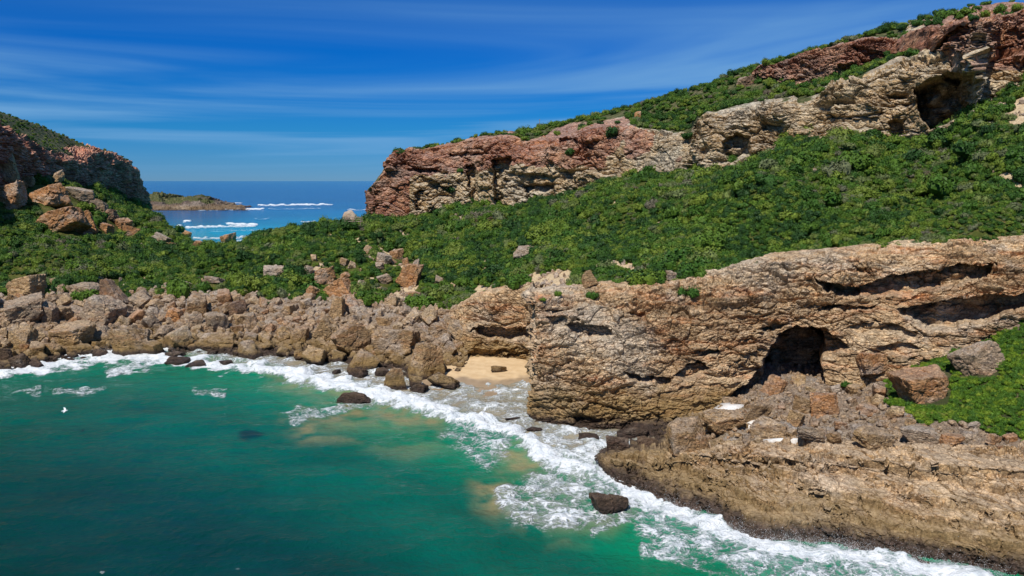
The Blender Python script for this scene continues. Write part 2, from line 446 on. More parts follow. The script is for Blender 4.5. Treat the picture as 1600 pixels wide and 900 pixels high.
def leaf_material(name, stops, gain=1.0):
    m, nt, bs = new_mat(name); b = NB(nt)
    oi = nt.nodes.new("ShaderNodeObjectInfo")
    f = b.math('ADD', b.math('MULTIPLY', b.noise(oi.outputs["Location"], 0.045, 5, 0.7), 1.15), b.math('MULTIPLY', b.math('SUBTRACT', oi.outputs["Random"], 0.5), 0.54))
    f = b.math('SUBTRACT', f, 0.15)
    base = b.ramp(f, stops)
    p = b.pos()
    base = b.mix(1.0, base, b.ramp(b.noise(p, 2.6, 4, 0.7), [(0.3, (0.62, 0.66, 0.6)), (0.5, (1, 1, 1)), (0.7, (1.45, 1.38, 1.2))]), 'MULTIPLY')
    b.put(bs.inputs["Base Color"], base); bs.inputs["Roughness"].default_value = 0.6
    bs.inputs["Specular IOR Level"].default_value = 0.18
    return m
LEAF_STOPS = [(0.20, (0.020, 0.056, 0.012)), (0.34, (0.038, 0.096, 0.012)), (0.48, (0.072, 0.134, 0.014)), (0.61, (0.130, 0.176, 0.022)),
              (0.71, (0.105, 0.132, 0.056)), (0.80, (0.125, 0.115, 0.082)), (0.90, (0.115, 0.080, 0.048))]
M_LEAF = leaf_material("fynbos_leaves", LEAF_STOPS)
M_LEAF_BANK = leaf_material("bank_leaves", [(0.25, (0.045, 0.105, 0.012)), (0.45, (0.085, 0.165, 0.012)), (0.60, (0.15, 0.215, 0.018)), (0.75, (0.17, 0.19, 0.04))])
M_TWIG, _nt, _bs = new_mat("twigs"); _b = NB(_nt)
_b.put(_bs.inputs["Base Color"], _b.ramp(_b.noise(_b.pos(), 6, 4), [(0.3, (0.09, 0.07, 0.05)), (0.7, (0.24, 0.2, 0.16))])); _bs.inputs["Roughness"].default_value = 0.9

# ------------------------------------------------------------------ rock relief
def relief(G, amp=1.0, bed=1.6, dip=0.06, block=2.6, crack=0.35, seed=0.0, rough=0.45, mask=None, warp=1.2, horiz=0.0, big=1.0):
    """push a face in and out: bedding ledges, joint blocks, roughness"""
    nv, nu = G.shape[:2]; P = G.reshape(-1, 3) + seed
    n = normals(G).reshape(-1, 3)
    if horiz:
        v = np.stack([-G.reshape(-1, 3)[:, 0], -G.reshape(-1, 3)[:, 1], np.zeros(len(P))], 1); v /= np.linalg.norm(v, axis=1)[:, None]
        n = n * (1 - horiz) + v * horiz; n /= np.linalg.norm(n, axis=1)[:, None]
    wv = fbm(P * 0.11, 4)
    jit = 0.35 * np.stack([perlin(P * 0.9), perlin(P * 0.9 + 9), perlin(P * 0.9 + 19)], 1) + 0.9 * np.stack([perlin(P * 0.23), perlin(P * 0.23 + 9), perlin(P * 0.23 + 19)], 1)
    hh = P[:, 2] - dip * P[:, 0] + warp * wv
    d = np.zeros(len(P))
    # bedding ledges at three scales, each bed with its own overhang and a sharp lower lip
    for k, (b_, a_, fx) in enumerate(((bed, 1.15 * big, 0.09), (bed * 0.36, 0.5, 0.22), (bed * 0.15, 0.14, 0.6))):
        h = (hh + (0.25 * b_) * perlin(P * (0.6 / b_) + k * 5)) / b_; lay = np.floor(h); fr = h - lay
        a1 = perlin(np.stack([P[:, 0] * fx, P[:, 1] * fx, lay * 7.31 + 0.5 + k], 1)); a2 = perlin(np.stack([P[:, 0] * fx, P[:, 1] * fx, (lay + 1) * 7.31 + 0.5 + k], 1))
        d += a_ * (a1 + (a2 - a1) * sstep(0.84, 1.0, fr)) - a_ * 0.34 * np.exp(-np.minimum(fr, 1 - fr) / 0.05)
    # joint-bounded blocks at three scales
    for k, (sc, off, cw) in enumerate(((1.0, 0.85, 1.0), (0.37, 0.42, 0.6), (0.15, 0.15, 0.25))):
        q = (P + jit * min(1, sc + 0.2)) / (np.array([block, block, block * 0.5]) * sc); q[:, 2] -= dip * q[:, 0]
        f1, f2, cid = worley(q + 5 * k)
        d += (cid - 0.5) * off - cw * crack * np.exp(-(f2 - f1) / 0.045)
    d += rough * fbm(P * 0.45, 3, 0.55, True) * 0.4 + rough * 0.15 * fbm(P * 2.2, 3, 0.65)
    d *= amp * (0.55 + 0.75 * sstep(-0.35, 0.4, fbm(P * 0.07 + 23, 3)))
    if mask is not None: d = d * mask.ravel()
    return (G.reshape(-1, 3) + n * d[:, None]).reshape(nv, nu, 3)
def carve(G, recs, wob=6.5, undercut=0.0):
    """hollow caves and overhung ledges into a face, along the ground away from the viewer"""
    sh = G.shape; P = G.reshape(-1, 3).copy(); qx, qy = pix(P)
    w1 = fbm(P * 0.45, 3) * wob; w2 = fbm(P * 0.45 + 31, 3) * wob
    for poly, depth, soft in recs:
        d = poly_dist(qx + w1, qy + w2, poly)
        s = sstep(-soft * 0.2, soft * 0.75, d) * depth * (0.85 + 0.3 * fbm(P * 0.3 + depth, 2))
        dirv = np.stack([P[:, 0], P[:, 1], np.zeros(len(P))], 1)
        dirv = dirv / np.linalg.norm(dirv, axis=1)[:, None]
        P += dirv * s[:, None]
    return P.reshape(sh)

# ------------------------------------------------------------------ land: main hillside (shrubland)
HILL = [  # px, (D, py) lower edge, (D, py) upper edge
    (-170, 163, 462, 250, 288), (0, 160, 462, 265, 288), (60, 161, 458, 282, 288), (100, 163, 455, 302, 291), (160, 165, 455, 350, 305), (200, 167, 455, 395, 318), (228, 167, 456, 428, 326),
    (260, 167, 457, 372, 350), (285, 167, 458, 305, 372), (312, 167, 459, 232, 383), (340, 166, 460, 222, 382), (380, 165, 461, 225, 375), (430, 163, 464, 230, 361),
    (480, 160, 468, 236, 353), (520, 158, 468, 242, 349), (560, 155, 469, 250, 349), (590, 153, 472, 262, 338), (620, 151, 476, 266, 330), (680, 147, 486, 262, 320), (740, 144, 471, 255, 318),
    (800, 138, 452, 245, 318), (835, 128, 443, 238, 310), (880, 116, 447, 232, 302), (950, 111, 449, 218, 274), (1000, 110, 446, 208, 264), (1080, 109.5, 437, 192, 250), (1130, 109, 427, 186, 246), (1200, 109, 410, 177, 228),
    (1240, 108.5, 404, 173, 212), (1320, 107.5, 396, 166, 207), (1400, 106.5, 388, 160, 217), (1470, 106, 383, 152, 197), (1530, 105, 379, 142, 157), (1600, 104.5, 372, 136, 127), (1760, 103.5, 364, 130, 82)]
hc = []
for px, d0, y0, d1, y1 in HILL:
    if px > 590: y1 += 9
    a = np.array(W(px, y0, d0)); c = np.array(W(px, y1, d1))
    below = a + np.array([0, -1.5, -1.2]) * np.array([1, 1, 1])
    m1 = a + (c - a) * 0.33; m2 = a + (c - a) * 0.68
    if px < 230: m1[2] -= 1.8; m2[2] -= 1.6
    elif px > 700: m1[2] -= 0.8
    if 232 < px < 585:
        e = np.array((c[0] * 1.12, c[1] + 30, c[2] - 6.0)); f = np.array((c[0] * 1.3, c[1] + 75, -2.0))
    else:
        e = c + np.array([c[0] / c[1] * 8, 8, 1.0]); f = c + np.array([c[0] / c[1] * 16, 16, 1.5])
    hc.append([below, a, m1, m2, c, e, f])
G = loft(hc, 700, [4, 55, 55, 50, 14, 14], (60, 70))
P = G.reshape(-1, 3)
vv = np.repeat(np.linspace(0, 1, G.shape[0]), G.shape[1])
P = P + np.array([0, 0, 1.0]) * ((2.0 * fbm(P * 0.035, 3) + 2.6 * fbm(np.stack([P[:, 0] * 0.045 + P[:, 1] * 0.02, P[:, 1] * 0.016 - P[:, 0] * 0.008, P[:, 2] * 0], 1) + 11, 3, 0.5, True) * sstep(0.1, 0.4, vv) * (1 - sstep(0.66, 0.72, vv)) - 0.6 + 0.8 * fbm(P * 0.13 + 5, 3)) * sstep(0.0, 0.12, vv))[:, None]
BARE = [([(786, 466), (812, 446), (835, 425), (880, 418), (902, 428), (897, 452), (860, 466), (835, 470)], 7), ([(925, 418), (958, 407), (1000, 410), (1014, 425), (1000, 432), (960, 424)], 6), ([(1540, 165), (1600, 150), (1640, 160), (1640, 205), (1590, 205), (1560, 185)], 8),
        ([(742, 445), (752, 440), (764, 400), (772, 380), (768, 378), (756, 400)], 3), ([(735, 470), (745, 445), (800, 450), (780, 462)], 6), ([(180, 372), (215, 378), (260, 402), (230, 395)], 3),
        ([(415, 430), (425, 416), (442, 418), (440, 430)], 4), ([(465, 445), (480, 425), (500, 410), (505, 414), (480, 440)], 4), ([(600, 470), (640, 440), (655, 446), (640, 465), (615, 478)], 4)]
hx, hy = pix(P)
bare = np.zeros(len(P))
for poly, s in BARE: bare = np.maximum(bare, sstep(-s, s, poly_dist(hx, hy, poly)))
bare = np.maximum(bare, 0.85 * sstep(0.50, 0.66, fbm(P * 0.16 + 90, 3)) * (hx > 420))
G = P.reshape(G.shape)
hill_bare = bare
HILL_G = G
hillside = land_object("hillside_terrain", G, M_SOIL, {"rock": bare})

# ------------------------------------------------------------------ land: boulder beach (talus ground under the boulders)
SHORE = [(-170, 124), (0, 127), (60, 131), (110, 136), (200, 140), (300, 139.5), (400, 137), (480, 134), (560, 129), (620, 125), (680, 122), (730, 126)]
HD = {p[0]: p for p in HILL}
tc_ = []
for px, sd in SHORE:
    ks = sorted(HD); d0 = np.interp(px, ks, [HD[k][1] for k in ks]); y0 = np.interp(px, ks, [HD[k][2] for k in ks])
    tp = np.array(W(px, y0, d0)); k = (px - 800) / FPX * 1.0
    def gp(D, z): return np.array([k * D / cP * (1.0), D, z])
    tc_.append([gp(sd - 9, -3.0), gp(sd, 0.0), gp(sd + (d0 - sd) * 0.45, tp[2] * 0.42), tp + np.array([0, 0, -0.4]), tp + np.array([0, 6, -0.8])])
G = loft(tc_, 500, [10, 40, 50, 8], (60, 0))
P = G.reshape(-1, 3)
P = P + np.array([0, 0, 1.0]) * (0.8 * fbm(P * 0.12, 3) + 0.5 * fbm(P * 0.45, 3, 0.6, True))[:, None]
TALUS_G = P.reshape(G.shape)
land_object("boulder_beach_ground", TALUS_G, M_RUBBLE, {"rock": np.ones(len(P))})

# ------------------------------------------------------------------ land: sand cove
G = loft([[W(px, 628, 107), Wz(px, 606, 0.0), Wz(px, 585, 0.45), W(px, 558, 131), W(px, 540, 140)] for px in (660, 700, 740, 790, 845)], 120, [14, 14, 14, 6])
P = G.reshape(-1, 3); P = P + np.array([0, 0, 1.0]) * (0.12 * fbm(P * 0.2, 3))[:, None]
land_object("beach", P.reshape(G.shape), M_SAND)

# ------------------------------------------------------------------ land: lower cliff with caves
LC = [  # px_base, py_base, D_base, px_rim, py_rim, D_rim
    (690, 560, 136, 700, 498, 142), (722, 563, 131, 722, 480, 138), (760, 562, 131, 760, 464, 135), (800, 562, 130.5, 800, 456, 132.5), (824, 562, 128, 824, 450, 130),
    (834, 585, 119, 833, 449, 122), (829, 625, 107, 831, 456, 112), (829, 652, 99, 836, 466, 105.5), (848, 662, 97.2, 860, 463, 106), (900, 668, 95.5, 900, 456, 107), (960, 674, 94.8, 960, 450, 107.3),
    (1020, 668, 95.3, 1020, 446, 107.5), (1060, 656, 96, 1060, 441, 107.5), (1100, 641, 97.2, 1100, 433, 107.3), (1150, 620, 98.5, 1150, 421, 107.2), (1190, 606, 99.5, 1190, 409, 107), (1240, 603, 100, 1240, 402, 106.7),
    (1290, 605, 99, 1290, 398, 106.2), (1335, 603, 97.5, 1335, 393, 105.6), (1380, 592, 96.5, 1380, 388, 105), (1420, 577, 95.8, 1420, 385, 104.6), (1500, 548, 95, 1500, 380, 104), (1560, 525, 94.3, 1560, 376, 103.4),
    (1600, 510, 94, 1600, 370, 103), (1680, 485, 93.4, 1680, 365, 102.6), (1780, 455, 92.6, 1780, 360, 102)]
cc = []
for pb, yb, db, pr, yr, dr in LC:
    a = np.array(W(pb, yb, db)); r = np.array(W(pr, yr, dr))
    lo = a + np.array([a[0] / a[1] * 1.5, 1.5, -2.5])
    m1 = a + (r - a) * 0.28 + np.array([0, -1.6, 0]); m2 = a + (r - a) * 0.72 + np.array([0, -1.9, 0.3])
    m1[0] -= 0.0
    b1 = r + np.array([r[0] / r[1] * 4, 4.0, 0.5]); b2 = r + np.array([r[0] / r[1] * 11, 11.0, -1.6])
    cc.append([lo, a, m1, m2, r, b1, b2])
G = loft(cc, 1400, [10, 95, 140, 95, 30, 8], (0, 70))
nv = G.shape[0]; vv = np.repeat(np.arange(nv)[:, None] / nv, G.shape[1], 1)
msk = 0.30 + 0.70 * (1 - sstep(0.86, 0.95, vv))
G = relief(G, 0.95, bed=2.5, dip=0.05, block=2.8, crack=0.30, mask=msk, rough=0.5)
CAVES = [
    ([(1268, 432), (1300, 445), (1330, 449), (1370, 440), (1420, 425), (1500, 417), (1555, 412), (1552, 430), (1500, 446), (1490, 452), (1440, 456), (1400, 463), (1320, 464), (1300, 460), (1285, 450)], 4.0, 5),
    ([(1400, 482), (1450, 474), (1500, 467), (1600, 458), (1780, 436), (1780, 470), (1600, 484), (1560, 500), (1500, 512), (1480, 520), (1455, 518), (1430, 508)], 5.0, 6),
    ([(1190, 606), (1192, 572), (1202, 545), (1218, 524), (1242, 511), (1268, 510), (1284, 524), (1290, 550), (1284, 566), (1292, 606)], 12.0, 6),
    ([(1255, 512), (1285, 512), (1315, 530), (1325, 545), (1310, 554), (1285, 556)], 3.5, 8),
    ([(1135, 626), (1160, 606), (1182, 578), (1205, 590), (1200, 612), (1165, 628)], 4.5, 7),
    ([(884, 511), (900, 503), (955, 513), (950, 531), (905, 532), (890, 524)], 2.4, 4), ([(848, 498), (884, 494), (890, 514), (866, 513)], 1.4, 4),
    ([(972, 583), (1020, 586), (1055, 592), (1052, 604), (1032, 605), (1018, 597), (980, 594)], 2.2, 4), ([(1056, 588), (1068, 569), (1100, 567), (1112, 577), (1088, 586), (1075, 592)], 2.4, 4),
    ([(1008, 668), (1040, 656), (1078, 648), (1092, 652), (1062, 668), (1040, 678)], 3.5, 4), ([(1088, 548), (1122, 544), (1128, 555), (1095, 556)], 1.3, 4),
    ([(735, 514), (765, 511), (832, 512), (832, 534), (790, 531), (750, 526)], 3.0, 4), ([(724, 548), (828, 549), (828, 556), (724, 556)], 1.0, 3),
    ([(1270, 482), (1330, 478), (1372, 474), (1370, 480), (1330, 486), (1275, 488)], 1.5, 3), ([(1315, 515), (1360, 500), (1400, 505), (1440, 520), (1430, 528), (1380, 518), (1340, 528)], 1.2, 5),
    ([(1330, 415), (1350, 418), (1358, 428), (1340, 428)], 1.2, 3), ([(850, 486), (880, 484), (880, 490), (852, 492)], 0.8, 3), ([(1180, 520), (1215, 505), (1235, 505), (1200, 528)], 1.5, 5),
    ([(980, 490), (1005, 486), (1010, 492), (985, 495)], 0.9, 3), ([(1350, 545), (1420, 535), (1440, 548), (1380, 560)], 1.2, 5)]
G = carve(G, CAVES)
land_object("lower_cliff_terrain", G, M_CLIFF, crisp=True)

# ------------------------------------------------------------------ land: wave-cut shelf
SH = [  # px, py waterline, py step, py crest, z crest
    (932, 722, 716, 711, 0.9), (946, 748, 722, 708, 1.6), (1000, 770, 728, 705, 2.0), (1050, 789, 728, 702, 2.6), (1100, 802, 726, 698, 3.4), (1150, 829, 727, 693, 4.0), (1200, 850, 728, 690, 4.4),
    (1260, 850, 731, 690, 4.7), (1330, 856, 733, 692, 5.0), (1400, 868, 738, 695, 5.4), (1450, 880, 743, 697, 5.6), (1520, 892, 748, 697, 5.9), (1600, 905, 752, 695, 6.2), (1720, 930, 758, 694, 6.6), (1850, 955, 765, 694, 6.8)]
sc_ = []
for px, yw, ys, yc, zc in SH:
    w0 = np.array(Wz(px, yw, 0.0)); st = np.array(Wz(px, ys, zc * 0.80)); cr = np.array(Wz(px, yc, zc))
    toe = w0 + np.array([-0.5, -3.0, -2.2])
    q = w0 + (st - w0) * 0.22; q[2] = zc * 0.36
    q2 = w0 + (st - w0) * 0.60; q2[2] = zc * 0.64
    s1 = st + np.array([0, 0.15, 0.95 * min(1, zc / 4)])
    bk = cr + np.array([cr[0] / cr[1] * 3, 3.0, -0.9]); bk2 = cr + np.array([cr[0] / cr[1] * 7, 7, -1.8])
    sc_.append([toe, w0, q, q2, st, s1, cr, bk, bk2])
G = loft(sc_, 1200, [8, 50, 75, 75, 12, 60, 8, 6], (0, 60))
G = relief(G, 0.34, bed=0.8, dip=-0.05, block=2.1, crack=0.45, seed=40.0, rough=0.7, warp=0.5)
P = G.reshape(-1, 3); P = P + np.array([0, 0, 1.0]) * (0.40 * fbm(P * 0.16, 3) + 0.16 * fbm(P * 0.6, 3, 0.6, True))[:, None]; G = P.reshape(G.shape)
P = G.reshape(-1, 3); hz_ = P[:, 2] + 0.022 * P[:, 0] + 0.55 * fbm(P * np.array([0.05, 0.16, 0.1]) + 60, 3); q_ = hz_ / 0.95; fl_ = np.floor(q_); fr_ = q_ - fl_
P = P + np.array([0, 0, 1.0]) * ((fl_ + sstep(0.72, 1.0, fr_) - q_) * 0.95 * 0.6 * sstep(0.8, 2.0, P[:, 2]))[:, None]; G = P.reshape(G.shape)
# oblique joints running down the slab
P = G.reshape(-1, 3); n = normals(G).reshape(-1, 3)
jq = np.stack([P[:, 0] * 0.62 + P[:, 1] * 0.25, P[:, 1] * 0.10 - P[:, 0] * 0.04, P[:, 2] * 0.1], 1)
j1, j2, _c = worley(jq + 0.25 * np.stack([perlin(P * 0.7), perlin(P * 0.7 + 7), perlin(P * 0.7 + 3)], 1))
P = P - n * (0.45 * np.exp(-(j2 - j1) / 0.05) * (0.4 + sstep(-0.2, 0.3, perlin(P * 0.15))))[:, None]
land_object("rock_shelf_terrain", P.reshape(G.shape), M_SHELF, crisp=True)

# ------------------------------------------------------------------ land: rubble apron + grassy bank below the lower cliff
RB = [(985, 702, 0.1, 664, 96), (1050, 698, 0.9, 655, 97), (1100, 694, 1.9, 640, 98.2), (1150, 690, 2.8, 618, 99.6), (1200, 688, 3.3, 603, 101), (1250, 688, 3.5, 600, 102), (1300, 690, 3.9, 602, 101), (1350, 692, 4.3, 602, 98.5),
      (1400, 694, 4.6, 584, 97), (1450, 695, 4.9, 564, 96.5), (1500, 695, 5.1, 546, 96), (1560, 693, 5.4, 522, 95.5), (1600, 692, 5.6, 507, 95), (1700, 690, 5.9, 478, 94.4), (1800, 690, 6.0, 448, 93.6)]
rc = []
for px, y0, z0, y1, d1 in RB:
    a = np.array(Wz(px, y0, z0)); c = np.array(W(px, y1, d1))
    m = a + (c - a) * 0.5; m[2] -= 0.25
    rc.append([a + np.array([0, -3, -1.2]), a, m, c, c + np.array([c[0] / c[1] * 9, 9, 0.8])])
G = loft(rc, 600, [6, 60, 60, 24], (0, 70))
P = G.reshape(-1, 3); qx, qy = pix(P)
GRASS_POLY = [(1382, 588), (1420, 580), (1500, 549), (1560, 526), (1600, 512), (1720, 470), (2900, 300), (2900, 700), (1640, 700), (1600, 692), (1560, 676), (1500, 668), (1440, 662), (1400, 648), (1385, 625)]
gr = sstep(-6, 6, poly_dist(qx, qy, GRASS_POLY) + 6 * fbm(P * 0.4, 2))
P = P + np.array([0, 0, 1.0]) * (0.55 * fbm(P * 0.22, 3) + (1 - gr) * 0.42 * fbm(P * 0.8, 4, 0.6, True))[:, None]
APRON_G = P.reshape(G.shape)
apron_rock = 1 - gr
land_object("rubble_apron_terrain", APRON_G, M_RUBBLE, {"rock": apron_rock})

# ------------------------------------------------------------------ land: upper cliff band and the slope above it
UC = [  # px, (D, py) base , (dD, py) rim, (dD, py) skyline
    (572, 292, 338, 6, 300, 12, 300), (579, 272, 338, 3, 292, 10, 291), (590, 267, 336, 3, 281, 14, 279), (602, 266, 336, 4, 268, 16, 266), (618, 265, 334, 5, 242, 18, 240), (660, 262, 324, 5, 236, 20, 234), (700, 260, 322, 6, 231, 20, 228), (740, 255, 322, 6, 222, 22, 219),
    (795, 246, 322, 7, 216, 28, 209), (835, 240, 316, 7, 226, 34, 203), (880, 233, 306, 7, 222, 42, 193), (940, 221, 284, 7, 204, 48, 181), (1000, 209, 268, 7, 204, 52, 166), (1055, 198, 256, 6, 212, 54, 149), (1080, 193, 254, 6, 208, 55, 142), (1092, 188, 254, 3, 188, 57, 138),
    (1130, 184, 256, 3, 180, 58, 125), (1175, 180, 248, 4, 172, 58, 110), (1225, 175, 220, 4, 163, 58, 97), (1260, 172, 214, 5, 163, 58, 87), (1300, 168, 212, 5, 150, 58, 74), (1350, 164, 214, 4, 128, 57, 58), (1400, 160, 222, 3, 108, 56, 45),
    (1440, 155, 216, 2, 93, 55, 37), (1490, 149, 196, 2, 82, 54, 27), (1522, 142, 172, 1, 82, 55, 20), (1532, 150, 150, 4, 76, 50, 18), (1560, 148, 142, 4, 64, 48, 15), (1600, 144, 132, 4, 54, 44, 13), (1680, 138, 108, 4, 34, 40, 0), (1780, 132, 80, 4, 10, 36, -18)]
uc = []
for px, d0, y0, dr, yr, dk, yk in UC:
    if px > 590: y0 += 9
    a = np.array(W(px, y0, d0)); r = np.array(W(px, yr, d0 + dr)); k = np.array(W(px, yk, d0 + dk))
    h = r[2] - a[2]
    lo = a + np.array([a[0] / a[1] * 3, 3.0, -4.0])
    m1 = a + (r - a) * 0.33 + np.array([0, -0.08 * h, 0]); m2 = a + (r - a) * 0.72 + np.array([0, -0.14 * h, 0])
    mm = r + (k - r) * 0.45; mm[2] -= 0.03 * np.linalg.norm(k - r)
    e = k + np.array([k[0] / k[1] * 30, 30, -2.0]); f = k + np.array([k[0] / k[1] * 80, 80, -22.0])
    uc.append([lo, a, m1, m2, r, mm, k, e, f])
G = loft(uc, 1280, [6, 44, 50, 44, 48, 40, 14, 6], (0, 90))
nv = G.shape[0]; P0 = G.reshape(-1, 3); qx, qy = pix(P0)
row = np.repeat(np.arange(nv), G.shape[1])
face = 1 - sstep(150, 160, row)            # rows of the cliff face itself
OUTC = [([(1392, 108), (1400, 60), (1425, 40), (1500, 18), (1600, 2), (1800, -40), (1800, 60), (1600, 80), (1530, 100), (1440, 100)], 6), ([(1330, 135), (1380, 100), (1420, 78), (1470, 60), (1530, 45), (1640, 30), (1640, 80), (1530, 90), (1440, 100), (1370, 130)], 12), ([(1250, 165), (1290, 140), (1340, 118), (1390, 112), (1320, 160)], 10), ([(1185, 108), (1215, 98), (1300, 74), (1345, 60), (1395, 60), (1385, 92), (1340, 112), (1330, 108), (1310, 112), (1290, 118), (1250, 128), (1225, 133), (1200, 128)], 10),
        ([(1395, 62), (1440, 42), (1500, 28), (1640, 16), (1780, 0), (1780, 60), (1600, 78), (1530, 100), (1470, 96), (1400, 112)], 12), ([(1255, 165), (1340, 120), (1400, 90), (1450, 85), (1450, 110), (1300, 175)], 10),
        ([(800, 228), (870, 203), (905, 196), (940, 188), (985, 186), (1000, 208), (950, 225), (880, 232)], 8), ([(590, 300), (600, 255), (700, 222), (800, 205), (815, 215), (760, 232), (660, 260)], 8), ([(1080, 195), (1170, 165), (1240, 150), (1250, 165), (1150, 185)], 8)]
outc = np.zeros(len(P0)); wob = 9 * fbm(P0 * 0.12, 3)
for poly, s in OUTC: outc = np.maximum(outc, sstep(-s, s, poly_dist(qx + wob, qy + 0.6 * wob, poly)))
GREENP = [([(1395, 92), (1415, 66), (1450, 50), (1480, 48), (1450, 64), (1420, 92)], 5), ([(1300, 128), (1350, 105), (1395, 85), (1385, 100), (1330, 130), (1290, 150)], 6)]
for poly, s in GREENP: outc *= 1 - sstep(-s, s, poly_dist(qx, qy, poly))
rock = np.maximum(face, outc)
P0 = P0 + np.array([0, -0.3, 1.0]) * (0.9 * outc * (1 - face))[:, None]
G = P0.reshape(G.shape)
G = relief(G, 1.9, bed=5.2, dip=-0.16, block=7.5, crack=0.40, seed=90.0, mask=0.04 + 0.96 * face + 0.34 * outc * (1 - face), warp=2.0, horiz=0.35, big=1.25, rough=0.35)
G = carve(G, [([(1428, 138), (1455, 122), (1480, 114), (1524, 112), (1526, 168), (1500, 182), (1455, 202), (1436, 182)], 12.0, 6), ([(1388, 192), (1400, 184), (1412, 190), (1412, 210), (1392, 216)], 3.5, 4),
              ([(1128, 222), (1150, 208), (1172, 212), (1172, 242), (1142, 254), (1130, 242)], 4.0, 5), ([(1084, 192), (1092, 196), (1108, 236), (1098, 252), (1088, 240)], 2.2, 4),
              ([(872, 214), (906, 216), (902, 232), (878, 230)], 2.5, 4), ([(784, 266), (850, 272), (870, 276), (866, 300), (820, 304), (790, 292)], 2.6, 5), ([(636, 262), (690, 262), (692, 270), (640, 270)], 1.8, 3),
              ([(768, 248), (798, 244), (800, 262), (786, 268), (788, 325), (774, 328)], 5.5, 4), ([(726, 258), (742, 256), (750, 325), (738, 328)], 4.5, 4), ([(648, 300), (664, 296), (668, 330), (650, 332)], 3.5, 4), ([(820, 290), (868, 285), (870, 318), (824, 322)], 4.0, 4), ([(700, 240), (760, 236), (764, 242), (704, 247)], 2.5, 3), ([(636, 256), (700, 268), (700, 274), (650, 270)], 2.5, 3), ([(1260, 92), (1310, 100), (1305, 112), (1270, 110)], 2.5, 4), ([(1330, 70), (1385, 78), (1380, 95), (1335, 90)], 2.5, 4),
              ([(1528, 78), (1570, 72), (1600, 66), (1600, 82), (1530, 102)], 3.0, 5), ([(1390, 148), (1420, 146), (1418, 154), (1392, 156)], 1.6, 3), ([(1300, 180), (1380, 176), (1380, 182), (1300, 186)], 1.3, 3)], wob=3.0)
UPPER_G = G; upper_rock = rock; upper_row = row
# two kinds of stone along the same band: red beds towards the sea, grey weathered blocks inland
nu = G.shape[1]; me_split = int(nu * 0.5)
F = grid_faces(nv, nu)
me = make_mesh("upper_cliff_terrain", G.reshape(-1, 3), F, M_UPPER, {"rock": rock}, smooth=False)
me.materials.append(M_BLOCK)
fc = G.reshape(-1, 3)[F].mean(1); fx, fy = pix(fc)
sel = (fx + 75 * fbm(fc * 0.06, 4) > np.where(fy + 9 * fbm(fc * 0.15 + 4, 3) > np.interp(fx, [580, 640, 720, 800, 900], [288, 276, 268, 258, 262]), np.where(fx < 640, 700, 600), 985)) & ~((fx > 1185) & (fy < 60 + (1500 - fx) * 0.26))
sel &= ~((fx > 1528) & (fy < 110))
sel |= (fx > 1395) & (fx < 1520) & (fy > 40) & (fy < 110)
me.polygons.foreach_set("material_index", sel.astype(np.int32))
uo = link("upper_cliff_terrain", me); uo["kind"] = "structure"
add_land(G, F)

# outcrop ledges along the crest: short cliffs standing on the upper slope
UB = BVHTree.FromPolygons([tuple(v) for v in UPPER_G.reshape(-1, 3).tolist()], F.tolist())
def crest_cliff(cols, mat, seed):
    cs = []
    for px, yb, yr in cols:
        h = UB.ray_cast(Vector((0, 0, H)), Vector(ray(px, yb)).normalized())[0]
        d = h.y if h is not None else 215.0
        a = np.array(W(px, yb, d)); r = np.array(W(px, yr, d + 2.2)); hh = max(0.6, r[2] - a[2])
        cs.append([a + np.array([0, 2.5, -3.0]), a, a + (r - a) * 0.4 + np.array([0, -0.10 * hh, 0]), a + (r - a) * 0.8 + np.array([0, -0.18 * hh, 0]), r, r + np.array([0, 6, 0.6]), r + np.array([0, 15, -2.5])])
    G = loft(cs, 420, [4, 26, 30, 20, 22, 10])
    rw = np.repeat(np.arange(G.shape[0]), G.shape[1])
    G = relief(G, 1.25, bed=2.2, dip=-0.18, block=3.4, crack=0.45, seed=seed, warp=2.0, horiz=0.3, big=1.3, rough=0.6, mask=1 - 0.6 * sstep(78, 90, rw))
    return land_object("crest_cliff_terrain", G, mat, {"rock": np.ones(G.shape[0] * G.shape[1])}, crisp=True)
crest_cliff([(1176, 116, 113), (1195, 124, 103), (1215, 131, 97), (1250, 133, 87), (1285, 124, 79), (1312, 121, 71), (1340, 112, 65), (1375, 98, 59), (1398, 84, 60), (1412, 76, 66)], M_UPPER, 210.0)
crest_cliff([(1425, 66, 58), (1445, 72, 46), (1480, 80, 39), (1525, 84, 35), (1560, 80, 28), (1600, 72, 23), (1680, 60, 12), (1780, 44, -8)], M_UPPER, 250.0)

